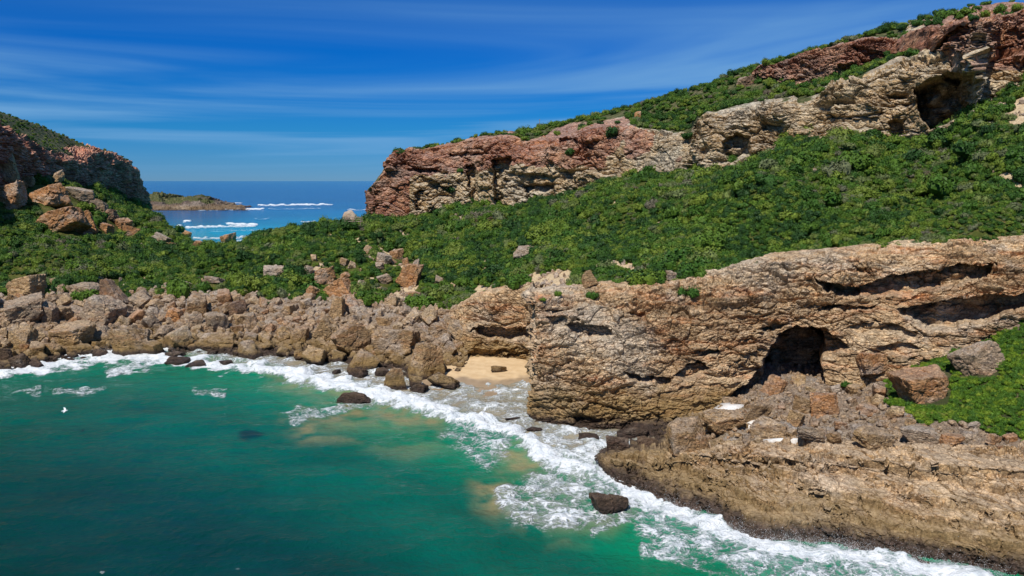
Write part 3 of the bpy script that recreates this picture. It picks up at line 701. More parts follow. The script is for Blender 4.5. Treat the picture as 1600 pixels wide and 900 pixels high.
# ------------------------------------------------------------------ land: far headland beyond the saddle
HL = [  # px, D, py base, py rim, dD skyline, py skyline
    (-160, 205, 300, 118, 60, 110), (-60, 236, 296, 165, 60, 152), (0, 262, 292, 194, 62, 177), (30, 280, 292, 216, 62, 186), (60, 300, 292, 230, 60, 196), (90, 322, 294, 239, 56, 209), (118, 344, 298, 246, 50, 221), (150, 370, 306, 236, 34, 233),
    (175, 392, 314, 240, 20, 239), (198, 410, 320, 251, 14, 250), (212, 422, 324, 268, 12, 267), (222, 432, 328, 290, 10, 289), (228, 440, 332, 312, 10, 312), (230, 455, 336, 326, 14, 326), (226, 490, 345, 330, 20, 330)]
hl = []
for px, d0, y0, yr, dk, yk in HL:
    a = np.array(W(px, y0, d0)); r = np.array(W(px, yr, d0 + 4)); k = np.array(W(px, yk, d0 + dk))
    m1 = a + (r - a) * 0.35 + np.array([1.0, 0, 0]); m2 = a + (r - a) * 0.75 + np.array([2.0, 0, 0])
    lo = a + np.array([-2, 2, -6.0]); mm = r + (k - r) * 0.5
    e = k + np.array([-30, 30, -4.0]); f = k + np.array([-90, 70, -45.0])
    hl.append([lo, a, m1, m2, r, mm, k, e, f])
G = loft(hl, 460, [6, 40, 44, 36, 22, 22, 10, 6], (70, 0))
nv = G.shape[0]; row = np.repeat(np.arange(nv), G.shape[1]); P0 = G.reshape(-1, 3); qx, qy = pix(P0)
face = 1 - sstep(124, 133, row + 3 * fbm(P0 * 0.1, 2))
oc = np.maximum(sstep(-5, 6, poly_dist(qx + 4 * fbm(P0 * .2, 2), qy, [(0, 196), (10, 200), (40, 215), (70, 236), (40, 228), (0, 212)])), sstep(-4, 5, poly_dist(qx + 6 * fbm(P0 * .2, 2), qy, [(95, 232), (115, 226), (150, 234), (185, 240), (120, 248)])))
rock = np.maximum(face, oc)
HEAD_G = relief(G, 2.6, bed=6.5, dip=0.28, block=10.0, crack=0.6, seed=150.0, mask=0.04 + 0.96 * rock, warp=2.5, rough=0.8)
head_rock = rock
land_object("headland_terrain", HEAD_G, M_HEAD, {"rock": rock}, crisp=True)

# ------------------------------------------------------------------ land: low islet across the bay
IS = [(190, 303), (215, 299), (235, 302), (250, 299), (262, 308), (275, 309), (288, 305), (302, 303), (318, 306), (330, 313), (342, 315), (355, 320), (372, 321), (384, 325), (392, 328)]
ic = []
for px, yr in IS:
    yr = 329 - (329 - yr) * 0.88
    w0 = np.array(Wz(px, 329, 0.0)); r = np.array(W(px, yr, 905)); m = w0 + (r - w0) * 0.35; m[2] = max(0.5, r[2] * 0.5)
    ic.append([w0 + np.array([0, -20, -4]), w0, m, r, r + np.array([0, 40, -2]), r + np.array([0, 130, -30])])
G = loft(ic, 300, [4, 22, 30, 12, 6])
nv = G.shape[0]; row = np.repeat(np.arange(nv), G.shape[1]); P0 = G.reshape(-1, 3)
isr = np.clip(1.15 - 0.9 * sstep(18, 34, row) * sstep(-0.25, 0.25, fbm(P0 * 0.02, 3) + 0.15) * (1 - sstep(330, 345, pix(P0)[0])), 0, 1)
G = relief(G, 3.0, bed=5.0, dip=0.05, block=14, crack=0.6, seed=300.0, warp=6, rough=1.2, mask=sstep(2, 8, row), horiz=0.5)
land_object("islet_terrain", G, M_ISLE, {"rock": isr}, collide=False)

# ------------------------------------------------------------------ sea
px_c = np.concatenate([np.linspace(-1500, -420, 40)[:-1], np.arange(-420, 2020, 2.6), np.linspace(2020, 3100, 40)[1:]])
pys = np.concatenate([np.array([1700, 1400, 1200, 1080, 1010]), np.arange(975, 540, -1.3), np.arange(540, 390, -1.6), np.arange(390, 300, -0.5), np.linspace(300, 284, 24), np.array([283.2, 282.8])])
XX, YY = np.meshgrid(px_c, pys)
_, ry, rz = ray(0, YY)
D = H / -(rz / ry); D = np.minimum(np.where(D < 0, 40000, D), 40000)
SX = ((XX - 800) / FPX) * D / (ry)
# plan position of each vertex on the water sheet
SX = (XX - 800) / FPX / ry * D
S = np.stack([SX, D, np.zeros_like(D)], -1).reshape(-1, 3)
qx, qy = XX.ravel(), YY.ravel(); Dr = D.ravel()
BREAK = [(-400, 610), (-60, 588), (0, 582), (50, 577), (100, 567), (150, 561), (200, 557), (250, 558), (300, 566), (350, 572), (400, 577), (450, 585), (500, 596), (560, 610), (600, 620), (650, 632), (690, 645), (730, 660), (790, 672), (830, 690), (850, 712), (880, 725), (930, 738)]
SHELFL = [(940, 740), (985, 768), (1030, 792), (1080, 806), (1110, 822), (1160, 842), (1210, 860), (1260, 862), (1330, 868), (1400, 882), (1460, 894), (1540, 908), (1700, 940)]
near = Dr < 200
foam = np.zeros(len(S)); NP = S * 1.0
n1 = np.zeros(len(S)); n2 = np.zeros(len(S)); n3 = np.zeros(len(S))
n1[near] = fbm(NP[near] * 0.10, 4); n2[near] = fbm(NP[near] * 0.35 + 7, 4); n3[near] = fbm(NP[near] * np.array([0.03, 0.06, 1]) + 3, 4)
bx, by = qx + 8 * n1, qy + 8 * n2
def band(line, w0, w1, s, fx=None, fy=None):
    global foam
    d = line_dist(bx if fx is None else fx, by if fy is None else fy, line)
    foam = np.maximum(foam, s * (1 - sstep(w0, w1, d)))
def area(poly, soft, s):
    global foam
    foam = np.maximum(foam, s * sstep(-soft, soft, poly_dist(bx, by, poly)) * (0.75 + 0.7 * n2))
m_idx = near
band(BREAK[:12], 3, 13, 1.0); band(BREAK[11:], 5, 17, 1.05)
area([(255, 540), (420, 552), (560, 572), (700, 596), (760, 596), (832, 600), (835, 660), (950, 668), (1000, 695), (940, 725), (860, 708), (780, 668), (650, 630), (500, 595), (400, 575), (300, 562)], 10, 0.52)
area([(-420, 560), (0, 545), (120, 545), (260, 540), (260, 556), (120, 566), (0, 580), (-420, 610)], 6, 0.7)
area([(775, 775), (800, 752), (860, 735), (940, 740), (1000, 770), (1010, 800), (960, 818), (860, 832), (800, 818), (780, 797)], 14, 0.62)
area([(680, 682), (740, 668), (800, 684), (800, 715), (760, 738), (715, 702)], 14, 0.50)
area([(850, 700), (950, 685), (965, 735), (900, 750), (850, 735)], 14, 0.92)
area([(832, 645), (900, 668), (1000, 680), (1000, 705), (930, 712), (850, 700)], 10, 0.66)
band(SHELFL, 4, 19, 1.02)
area([(985, 780), (1050, 800), (1150, 840), (1250, 860), (1400, 878), (1480, 905), (1300, 925), (1150, 905), (1060, 884), (1000, 832)], 16, 0.60)
area([(1150, 850), (1500, 885), (1600, 940), (1250, 960), (1140, 900)], 18, 0.62)
for ln, w, s in (([(85, 612), (165, 609)], 5, 0.40), ([(305, 612), (352, 615)], 5, 0.38), ([(172, 582), (226, 573)], 7, 0.62), ([(455, 655), (520, 640), (600, 622)], 8, 0.42), ([(440, 645), (470, 640)], 4, 0.35), ([(20, 612), (60, 610)], 4, 0.3), ([(1010, 860), (1060, 870)], 9, 0.45), ([(930, 830), (985, 812)], 6, 0.4), ([(800, 655), (832, 640)], 6, 0.6)):
    band(ln, w * 0.3, w * 1.6, s)
band([(716, 594), (735, 585), (755, 583), (768, 590), (767, 600), (755, 605)], 0.3, 2.2, 0.75); band([(775, 592), (800, 596), (832, 604)], 0.3, 2.0, 0.7)
FARF = [([(290, 356.5), (330, 354.5), (398, 353.5)], 1.6, 0.95), ([(354, 350), (375, 351), (402, 351.5)], 1.5, 1.0), ([(404, 321), (440, 320.5), (518, 319.5)], 1.2, 0.95), ([(300, 373), (370, 372), (440, 364)], 1.8, 0.75), ([(305, 328.5), (350, 328), (400, 327.5)], 0.9, 0.8), ([(363, 318), (380, 317.5)], 0.8, 0.8), ([(385, 327.5), (412, 327)], 1.2, 1.0), ([(289, 346.5), (297, 346)], 1.6, 1.0), ([(277, 353.5), (284, 353.3)], 1.0, 0.9),
        ([(395, 343), (420, 342)], 0.6, 0.4), ([(420, 327), (500, 326)], 0.7, 0.4), ([(540, 328), (580, 328)], 0.6, 0.7), ([(560, 341), (580, 342)], 1.0, 0.8), ([(470, 347), (490, 346)], 1.0, 0.8), ([(330, 362), (420, 360)], 0.7, 0.35), ([(345, 380), (400, 375)], 1.5, 0.6)]
fm = ~near; fn = fbm(S[fm] * np.array([0.012, 0.02, 1]), 3); fn2 = fbm(np.stack([qx[fm] * 0.11, qy[fm] * 0.2, qx[fm] * 0], 1), 4)
fv = np.zeros(fm.sum())
for ln, w, s in FARF:
    fv = np.maximum(fv, s * np.clip(0.86 + 0.5 * fn2, 0.3, 1) * (1 - sstep(w * 0.2, w * 1.5, line_dist(qx[fm] + fn * 5, (qy[fm] + fn2 * 1.5), ln))))
foam[fm] = fv
# body colour of the water: depth, sand stirred up, deep blue outside
DEEP = np.array((0.0006, 0.034, 0.030)); TEAL = np.array((0.0006, 0.092, 0.060)); GREEN = np.array((0.001, 0.165, 0.078)); SANDY = np.array((0.23, 0.185, 0.085)); WASH = np.array((0.30, 0.235, 0.165))
db = np.minimum(line_dist(qx, qy, BREAK), line_dist(qx, qy, SHELFL)) + 26 * n3 + 14 * n1
def lerp(a, b, t): return a + (b - a) * t[:, None]
colr = lerp(np.broadcast_to(GREEN, S.shape), TEAL, sstep(30, 120, db + 0.10 * (700 - np.clip(qx, 0, 1400))))
colr = lerp(colr, DEEP, sstep(110, 330, db + 0.22 * (560 - np.clip(qx, 0, 1200))))
turb = np.zeros(len(S))
for poly, s, k in (([(440, 660), (500, 640), (620, 622), (700, 655), (690, 680), (600, 665), (500, 672), (560, 690), (470, 690)], 22, 0.7), ([(735, 760), (830, 730), (960, 745), (1010, 790), (960, 830), (820, 830), (745, 800)], 22, 0.72), ([(400, 570), (500, 590), (620, 632), (600, 645), (480, 620), (420, 605)], 16, 0.42), ([(560, 700), (660, 670), (720, 690), (640, 720)], 20, 0.3), ([(780, 700), (860, 700), (880, 740), (800, 760)], 20, 0.6), ([(840, 840), (960, 826), (930, 850), (850, 856)], 16, 0.3)):
    turb = np.maximum(turb, k * sstep(-s, s, poly_dist(bx, by + 14 * n3, poly) + 18 * n3))
colr = lerp(colr, SANDY, np.clip(turb * (0.75 + 1.1 * n2 + 0.5 * n1), 0, 0.85))
wash = sstep(-8, 10, poly_dist(bx, by, [(255, 530), (420, 545), (560, 560), (700, 570), (850, 575), (1050, 690), (940, 722), (860, 706), (780, 664), (650, 624), (500, 588), (400, 568), (300, 556)]))
colr = lerp(colr, WASH, wash * 0.88)
blob = np.maximum(sstep(1.15, 0.55, np.hypot((bx - 391) / 22, (by - 680) / 9)), sstep(1.15, 0.5, np.hypot((bx - 182) / 20, (by - 582) / 7)))
blob = np.maximum(blob, 0.8 * sstep(1.15, 0.5, np.hypot((bx - 815) / 30, (by - 662) / 7)) * 0)
colr = lerp(colr, np.array((0.002, 0.022, 0.028)), blob * 0.85)
FB = np.array((0.001, 0.035, 0.150)); FT = np.array((0.002, 0.24, 0.32)); FM = np.array((0.001, 0.095, 0.23))
fcol = lerp(np.broadcast_to(FT, S.shape), FM, sstep(368, 330, qy + 0.03 * (qx - 400)))
fcol = lerp(fcol, FB, sstep(334, 308, qy))
fq = np.zeros(len(S)); fq[fm] = fbm(S[fm] * np.array([0.004, 0.008, 1]), 4)
fcol = fcol * (1 + 0.35 * fq)[:, None]
colr = np.where((Dr > 250)[:, None], fcol, colr)
colr = np.clip(colr * (1 + 0.22 * n1 + 0.2 * n3)[:, None], 0.0005, 1)
# swell, chop and the standing height of broken water
wz = np.zeros(len(S))
pn = S[near]
wz[near] = 0.20 * fbm(pn * np.array([0.10, 0.22, 1]), 4) + foam[near] * (0.20 + 0.45 * n2[near])
wz[near] += 0.60 * np.exp(-(line_dist(bx[near], by[near] - 3, BREAK[10:]) / 9) ** 2)
wz[fm] = fv * 0.9 * (Dr[fm] < 1200)
S[:, 2] = wz

def sea_material():
    m, nt, bs = new_mat("sea_water"); b = NB(nt); p = b.pos()
    col = b.attr("body", "Color"); den = b.attr("foam")
    big = b.noise(p, 0.28, 4, 0.6)
    wv = nt.nodes.new("ShaderNodeTexNoise"); b.put(wv.inputs["Vector"], p); wv.inputs["Scale"].default_value = 0.35; wv.inputs["Detail"].default_value = 5
    off = nt.nodes.new("ShaderNodeVectorMath"); off.operation = 'MULTIPLY_ADD'
    b.put(off.inputs[0], wv.outputs["Color"]); off.inputs[1].default_value = (3.2, 3.2, 0); off.inputs[2].default_value = (0, 0, 0)
    pw = b.vadd(p, off.outputs[0])
    pw = b.vmul(pw, (1, 1, 0))
    def fil(vec, sc, w):                     # thin curling filaments
        return b.rng(b.math('ABSOLUTE', b.math('SUBTRACT', b.noise(vec, sc, 4, 0.6, 0.8), 0.5)), 0.0, w, 1.0, 0.0)
    e1 = b.rng(b.voro(pw, 0.75, 'DISTANCE_TO_EDGE'), 0.0, 0.22, 1.0, 0.0); e2 = b.rng(b.voro(b.vadd(pw, (13.0, 5.0, 0.0)), 1.9, 'DISTANCE_TO_EDGE'), 0.0, 0.24, 1.0, 0.0)
    lace = b.math('ADD', b.math('ADD', b.math('MULTIPLY', fil(p, 0.45, 0.055), 0.42), b.math('MULTIPLY', fil(p, 1.1, 0.06), 0.30)), b.math('ADD', b.math('MULTIPLY', e1, 0.26), b.math('MULTIPLY', e2, 0.20)))
    spot = b.noise(p, 1.6, 8, 0.75)
    v = b.math('ADD', b.math('ADD', den, b.math('MULTIPLY', lace, 0.85)), b.math('MULTIPLY', b.math('SUBTRACT', spot, 0.5), 1.1))
    v = b.math('ADD', v, b.math('MULTIPLY', b.math('SUBTRACT', big, 0.5), 0.75))
    fo = b.rng(v, 0.47, 1.24)
    fo = b.math('MULTIPLY', fo, b.rng(den, 0.04, 0.34))
    # rare flecks of foam drifting on open water
    fl = b.math('MULTIPLY', b.rng(b.noise(p, 0.9, 2, 0.5), 0.75, 0.80), b.rng(b.noise(p, 0.06, 2), 0.54, 0.62))
    fo = b.math('MAXIMUM', fo, b.math('MULTIPLY', fl, 0.45))
    # milky aerated water round the foam
    milk = b.math('MULTIPLY', b.rng(den, 0.1, 0.9), 0.42)
    col = b.mix(milk, col, (0.36, 0.52, 0.50))
    ft = b.ramp(b.noise(p, 0.9, 6, 0.7), [(0.3, (0.62, 0.68, 0.72)), (0.6, (0.88, 0.90, 0.91))])
    base = b.mix(fo, col, ft)
    b.put(bs.inputs["Base Color"], base)
    b.put(bs.inputs["Roughness"], b.rng(fo, 0, 1, 0.10, 0.7, False))
    bs.inputs["IOR"].default_value = 1.33
    bs.inputs["Specular IOR Level"].default_value = 0.22
    pr = b.vmul(p, (1.0, 0.9, 1))
    hgt = b.math('ADD', b.math('ADD', b.noise(pr, 0.30, 5, 0.6), b.math('MULTIPLY', b.noise(pr, 1.3, 5, 0.65), 0.40)), b.math('MULTIPLY', fo, b.noise(p, 2.0, 5, 0.7)))
    b.put(bs.inputs["Normal"], b.bump(hgt, 1.0, 0.5))
    return m
F = grid_faces(len(pys), len(px_c))
me = make_mesh("sea", S, F, sea_material(), {"foam": foam}, cols={"body": colr})
o = link("sea", me); o["kind"] = "structure"

# ------------------------------------------------------------------ ray casting on the land
LV = np.concatenate(LAND_V); LF = np.concatenate(LAND_F)
BVH = BVHTree.FromPolygons([tuple(v) for v in LV.tolist()], LF.tolist())
SEA_HIT_Z = 0.0
def hit(px, py):
    d = Vector(ray(px, py)).normalized()
    r = BVH.ray_cast(Vector((0, 0, H)), d)
    t_sea = (SEA_HIT_Z - H) / d.z if d.z < 0 else 1e9
    if r[0] is None or r[3] > t_sea:
        if t_sea > 5000: return None
        return Vector((0, 0, H)) + d * t_sea
    return r[0]
def drop(x, y, z0=200):
    r = BVH.ray_cast(Vector((x, y, z0)), Vector((0, 0, -1)))
    return r[0]

# ------------------------------------------------------------------ boulders
import bmesh
def ico(sub):
    bm = bmesh.new(); bmesh.ops.create_icosphere(bm, subdivisions=sub, radius=1.0)
    V = np.array([v.co[:] for v in bm.verts]); F = np.array([[v.index for v in f.verts] for f in bm.faces]); bm.free(); return V, F
ICO = {3: ico(3), 4: ico(4), 5: ico(5)}
def rock_verts(seed, sub=4, planes=11, flat=1.0, rough=0.10, layered=0.0, blocky=False):
    V, F = ICO[sub]; r = np.random.default_rng(seed)
    N = r.normal(size=(planes, 3)); N /= np.linalg.norm(N, axis=1)[:, None]
    N = np.concatenate([N, np.array([[1, .1, .1], [-1, .1, -.1], [0, 1, .1], [.1, -1, 0], [0, .1, 1], [0, 0, -1]])]); N /= np.linalg.norm(N, axis=1)[:, None]
    dd = np.concatenate([r.uniform(0.62, 0.98, planes), r.uniform(0.72, 1.0, 6)])
    if blocky:
        N = np.concatenate([np.array([[1, 0, 0], [-1, 0, 0], [0, 1, 0], [0, -1, 0], [0, 0, 1], [0, 0, -1.0]]) + r.normal(size=(6, 3)) * 0.17, r.normal(size=(4, 3))]); N /= np.linalg.norm(N, axis=1)[:, None]
        dd = np.concatenate([r.uniform(0.60, 0.74, 6), r.uniform(0.74, 0.92, 4)])
    dot = V @ N.T
    rad = np.where(dot > 0.05, dd[None] / np.maximum(dot, 0.05), 9)
    k = 42.0
    rr = -np.log(np.exp(-k * rad).sum(1)) / k
    P = V * rr[:, None]
    P = P + V * (rough * fbm(P * 1.7 + seed * 3.1, 5, 0.6))[:, None] + V * (rough * 0.5 * fbm(P * 1.1 + seed, 3, 0.55, True))[:, None] + V * (0.02 * fbm(P * 9 + seed, 3, 0.7))[:, None]
    f1, f2, c = worley(P * 1.9 + seed); P = P - V * (0.07 * np.exp(-(f2 - f1) / 0.045) - 0.09 * (c - 0.5))[:, None]
    if layered:
        l = np.floor(P[:, 2] * 7 + fbm(P, 2)); P[:, :2] *= (1 + layered * np.sin(l * 12.9898 + seed))[:, None]
    P = P / np.abs(P).max(0)[None]
    return P, F
def shade_sharp(me, ang=26):
    me.set_sharp_from_angle(angle=R(ang))
ROCKS = []
for s in range(16):
    P, F = rock_verts(100 + s, 4, planes=4 + s % 7, rough=0.045 + 0.02 * (s % 3), layered=0.03 if s % 4 == 0 else 0.0, blocky=s % 2 == 0)
    me = make_mesh("boulder", P, F, M_BOULDER); shade_sharp(me); ROCKS.append(me)

TAN = (0.43, 0.295, 0.155); GREY = (0.33, 0.265, 0.20); ORANGE = (0.45, 0.215, 0.085); DARK = (0.13, 0.085, 0.065); PALE = (0.47, 0.38, 0.30); BROWN = (0.31, 0.20, 0.10)
boulders_px = []
def put_boulder(px, py, w, h, colr, label, group="boulders along the coast", tilt=0.0, deep=0.25, seed=None, shared=None, rx=0.25, aspect=0.85, taper=0.0, blocky=False, mat=None, name="boulder", base=None):
    """a boulder whose middle shows at (px, py), w x h photo pixels large"""
    g = hit(px, min(899, py + h * 0.42)) if base is None else Vector(base)
    if g is None: return None
    s = g.y / FPX / cP
    a, c = w * 0.5 * s, h * 0.5 * s
    b_ = (a * 0.6 + c * 0.4) * aspect + 0.1 * a
    if shared is None:
        P, F = rock_verts(seed if seed is not None else random.randrange(9999), 5, planes=random.randint(5, 10), rough=0.065, layered=random.choice((0, 0, 0.03)), blocky=blocky)
        if taper:
            P = P.copy(); t = 1 - taper * (P[:, 2] + 1) / 2; P[:, 0] *= t; P[:, 1] *= t; P /= np.abs(P).max(0)[None]
        me = make_mesh(name, P, F, mat or M_BOULDER); shade_sharp(me)
    else: me = ROCKS[shared]
    o = bpy.data.objects.new(name, me); COL.objects.link(o)
    o.rotation_euler = (random.uniform(-rx, rx), tilt + (random.uniform(-rx, rx) if shared is not None else 0), random.uniform(-0.5, 0.5) if shared is None else random.uniform(0, 6.28))
    o.scale = (a * 1.06, b_, c * 1.1 + deep * c * 0.5)
    o.location = (g.x, g.y + b_ * 0.45, g.z + c * (0.9 - deep * 0.9))
    v = random.uniform(0.85, 1.15)
    o.color = tuple(min(1, x * v) for x in colr) + (1,)
    tag(o, label, "boulder", group)
    boulders_px.append((px, py, w, h))
    return o
S_ = "boulders of the stony beach"; V_ = "boulders among the shrubs of the saddle"; L_ = "fallen boulders below the headland cliff"; K_ = "rocks standing in the surf"; A_ = "boulders on the apron below the cave cliff"
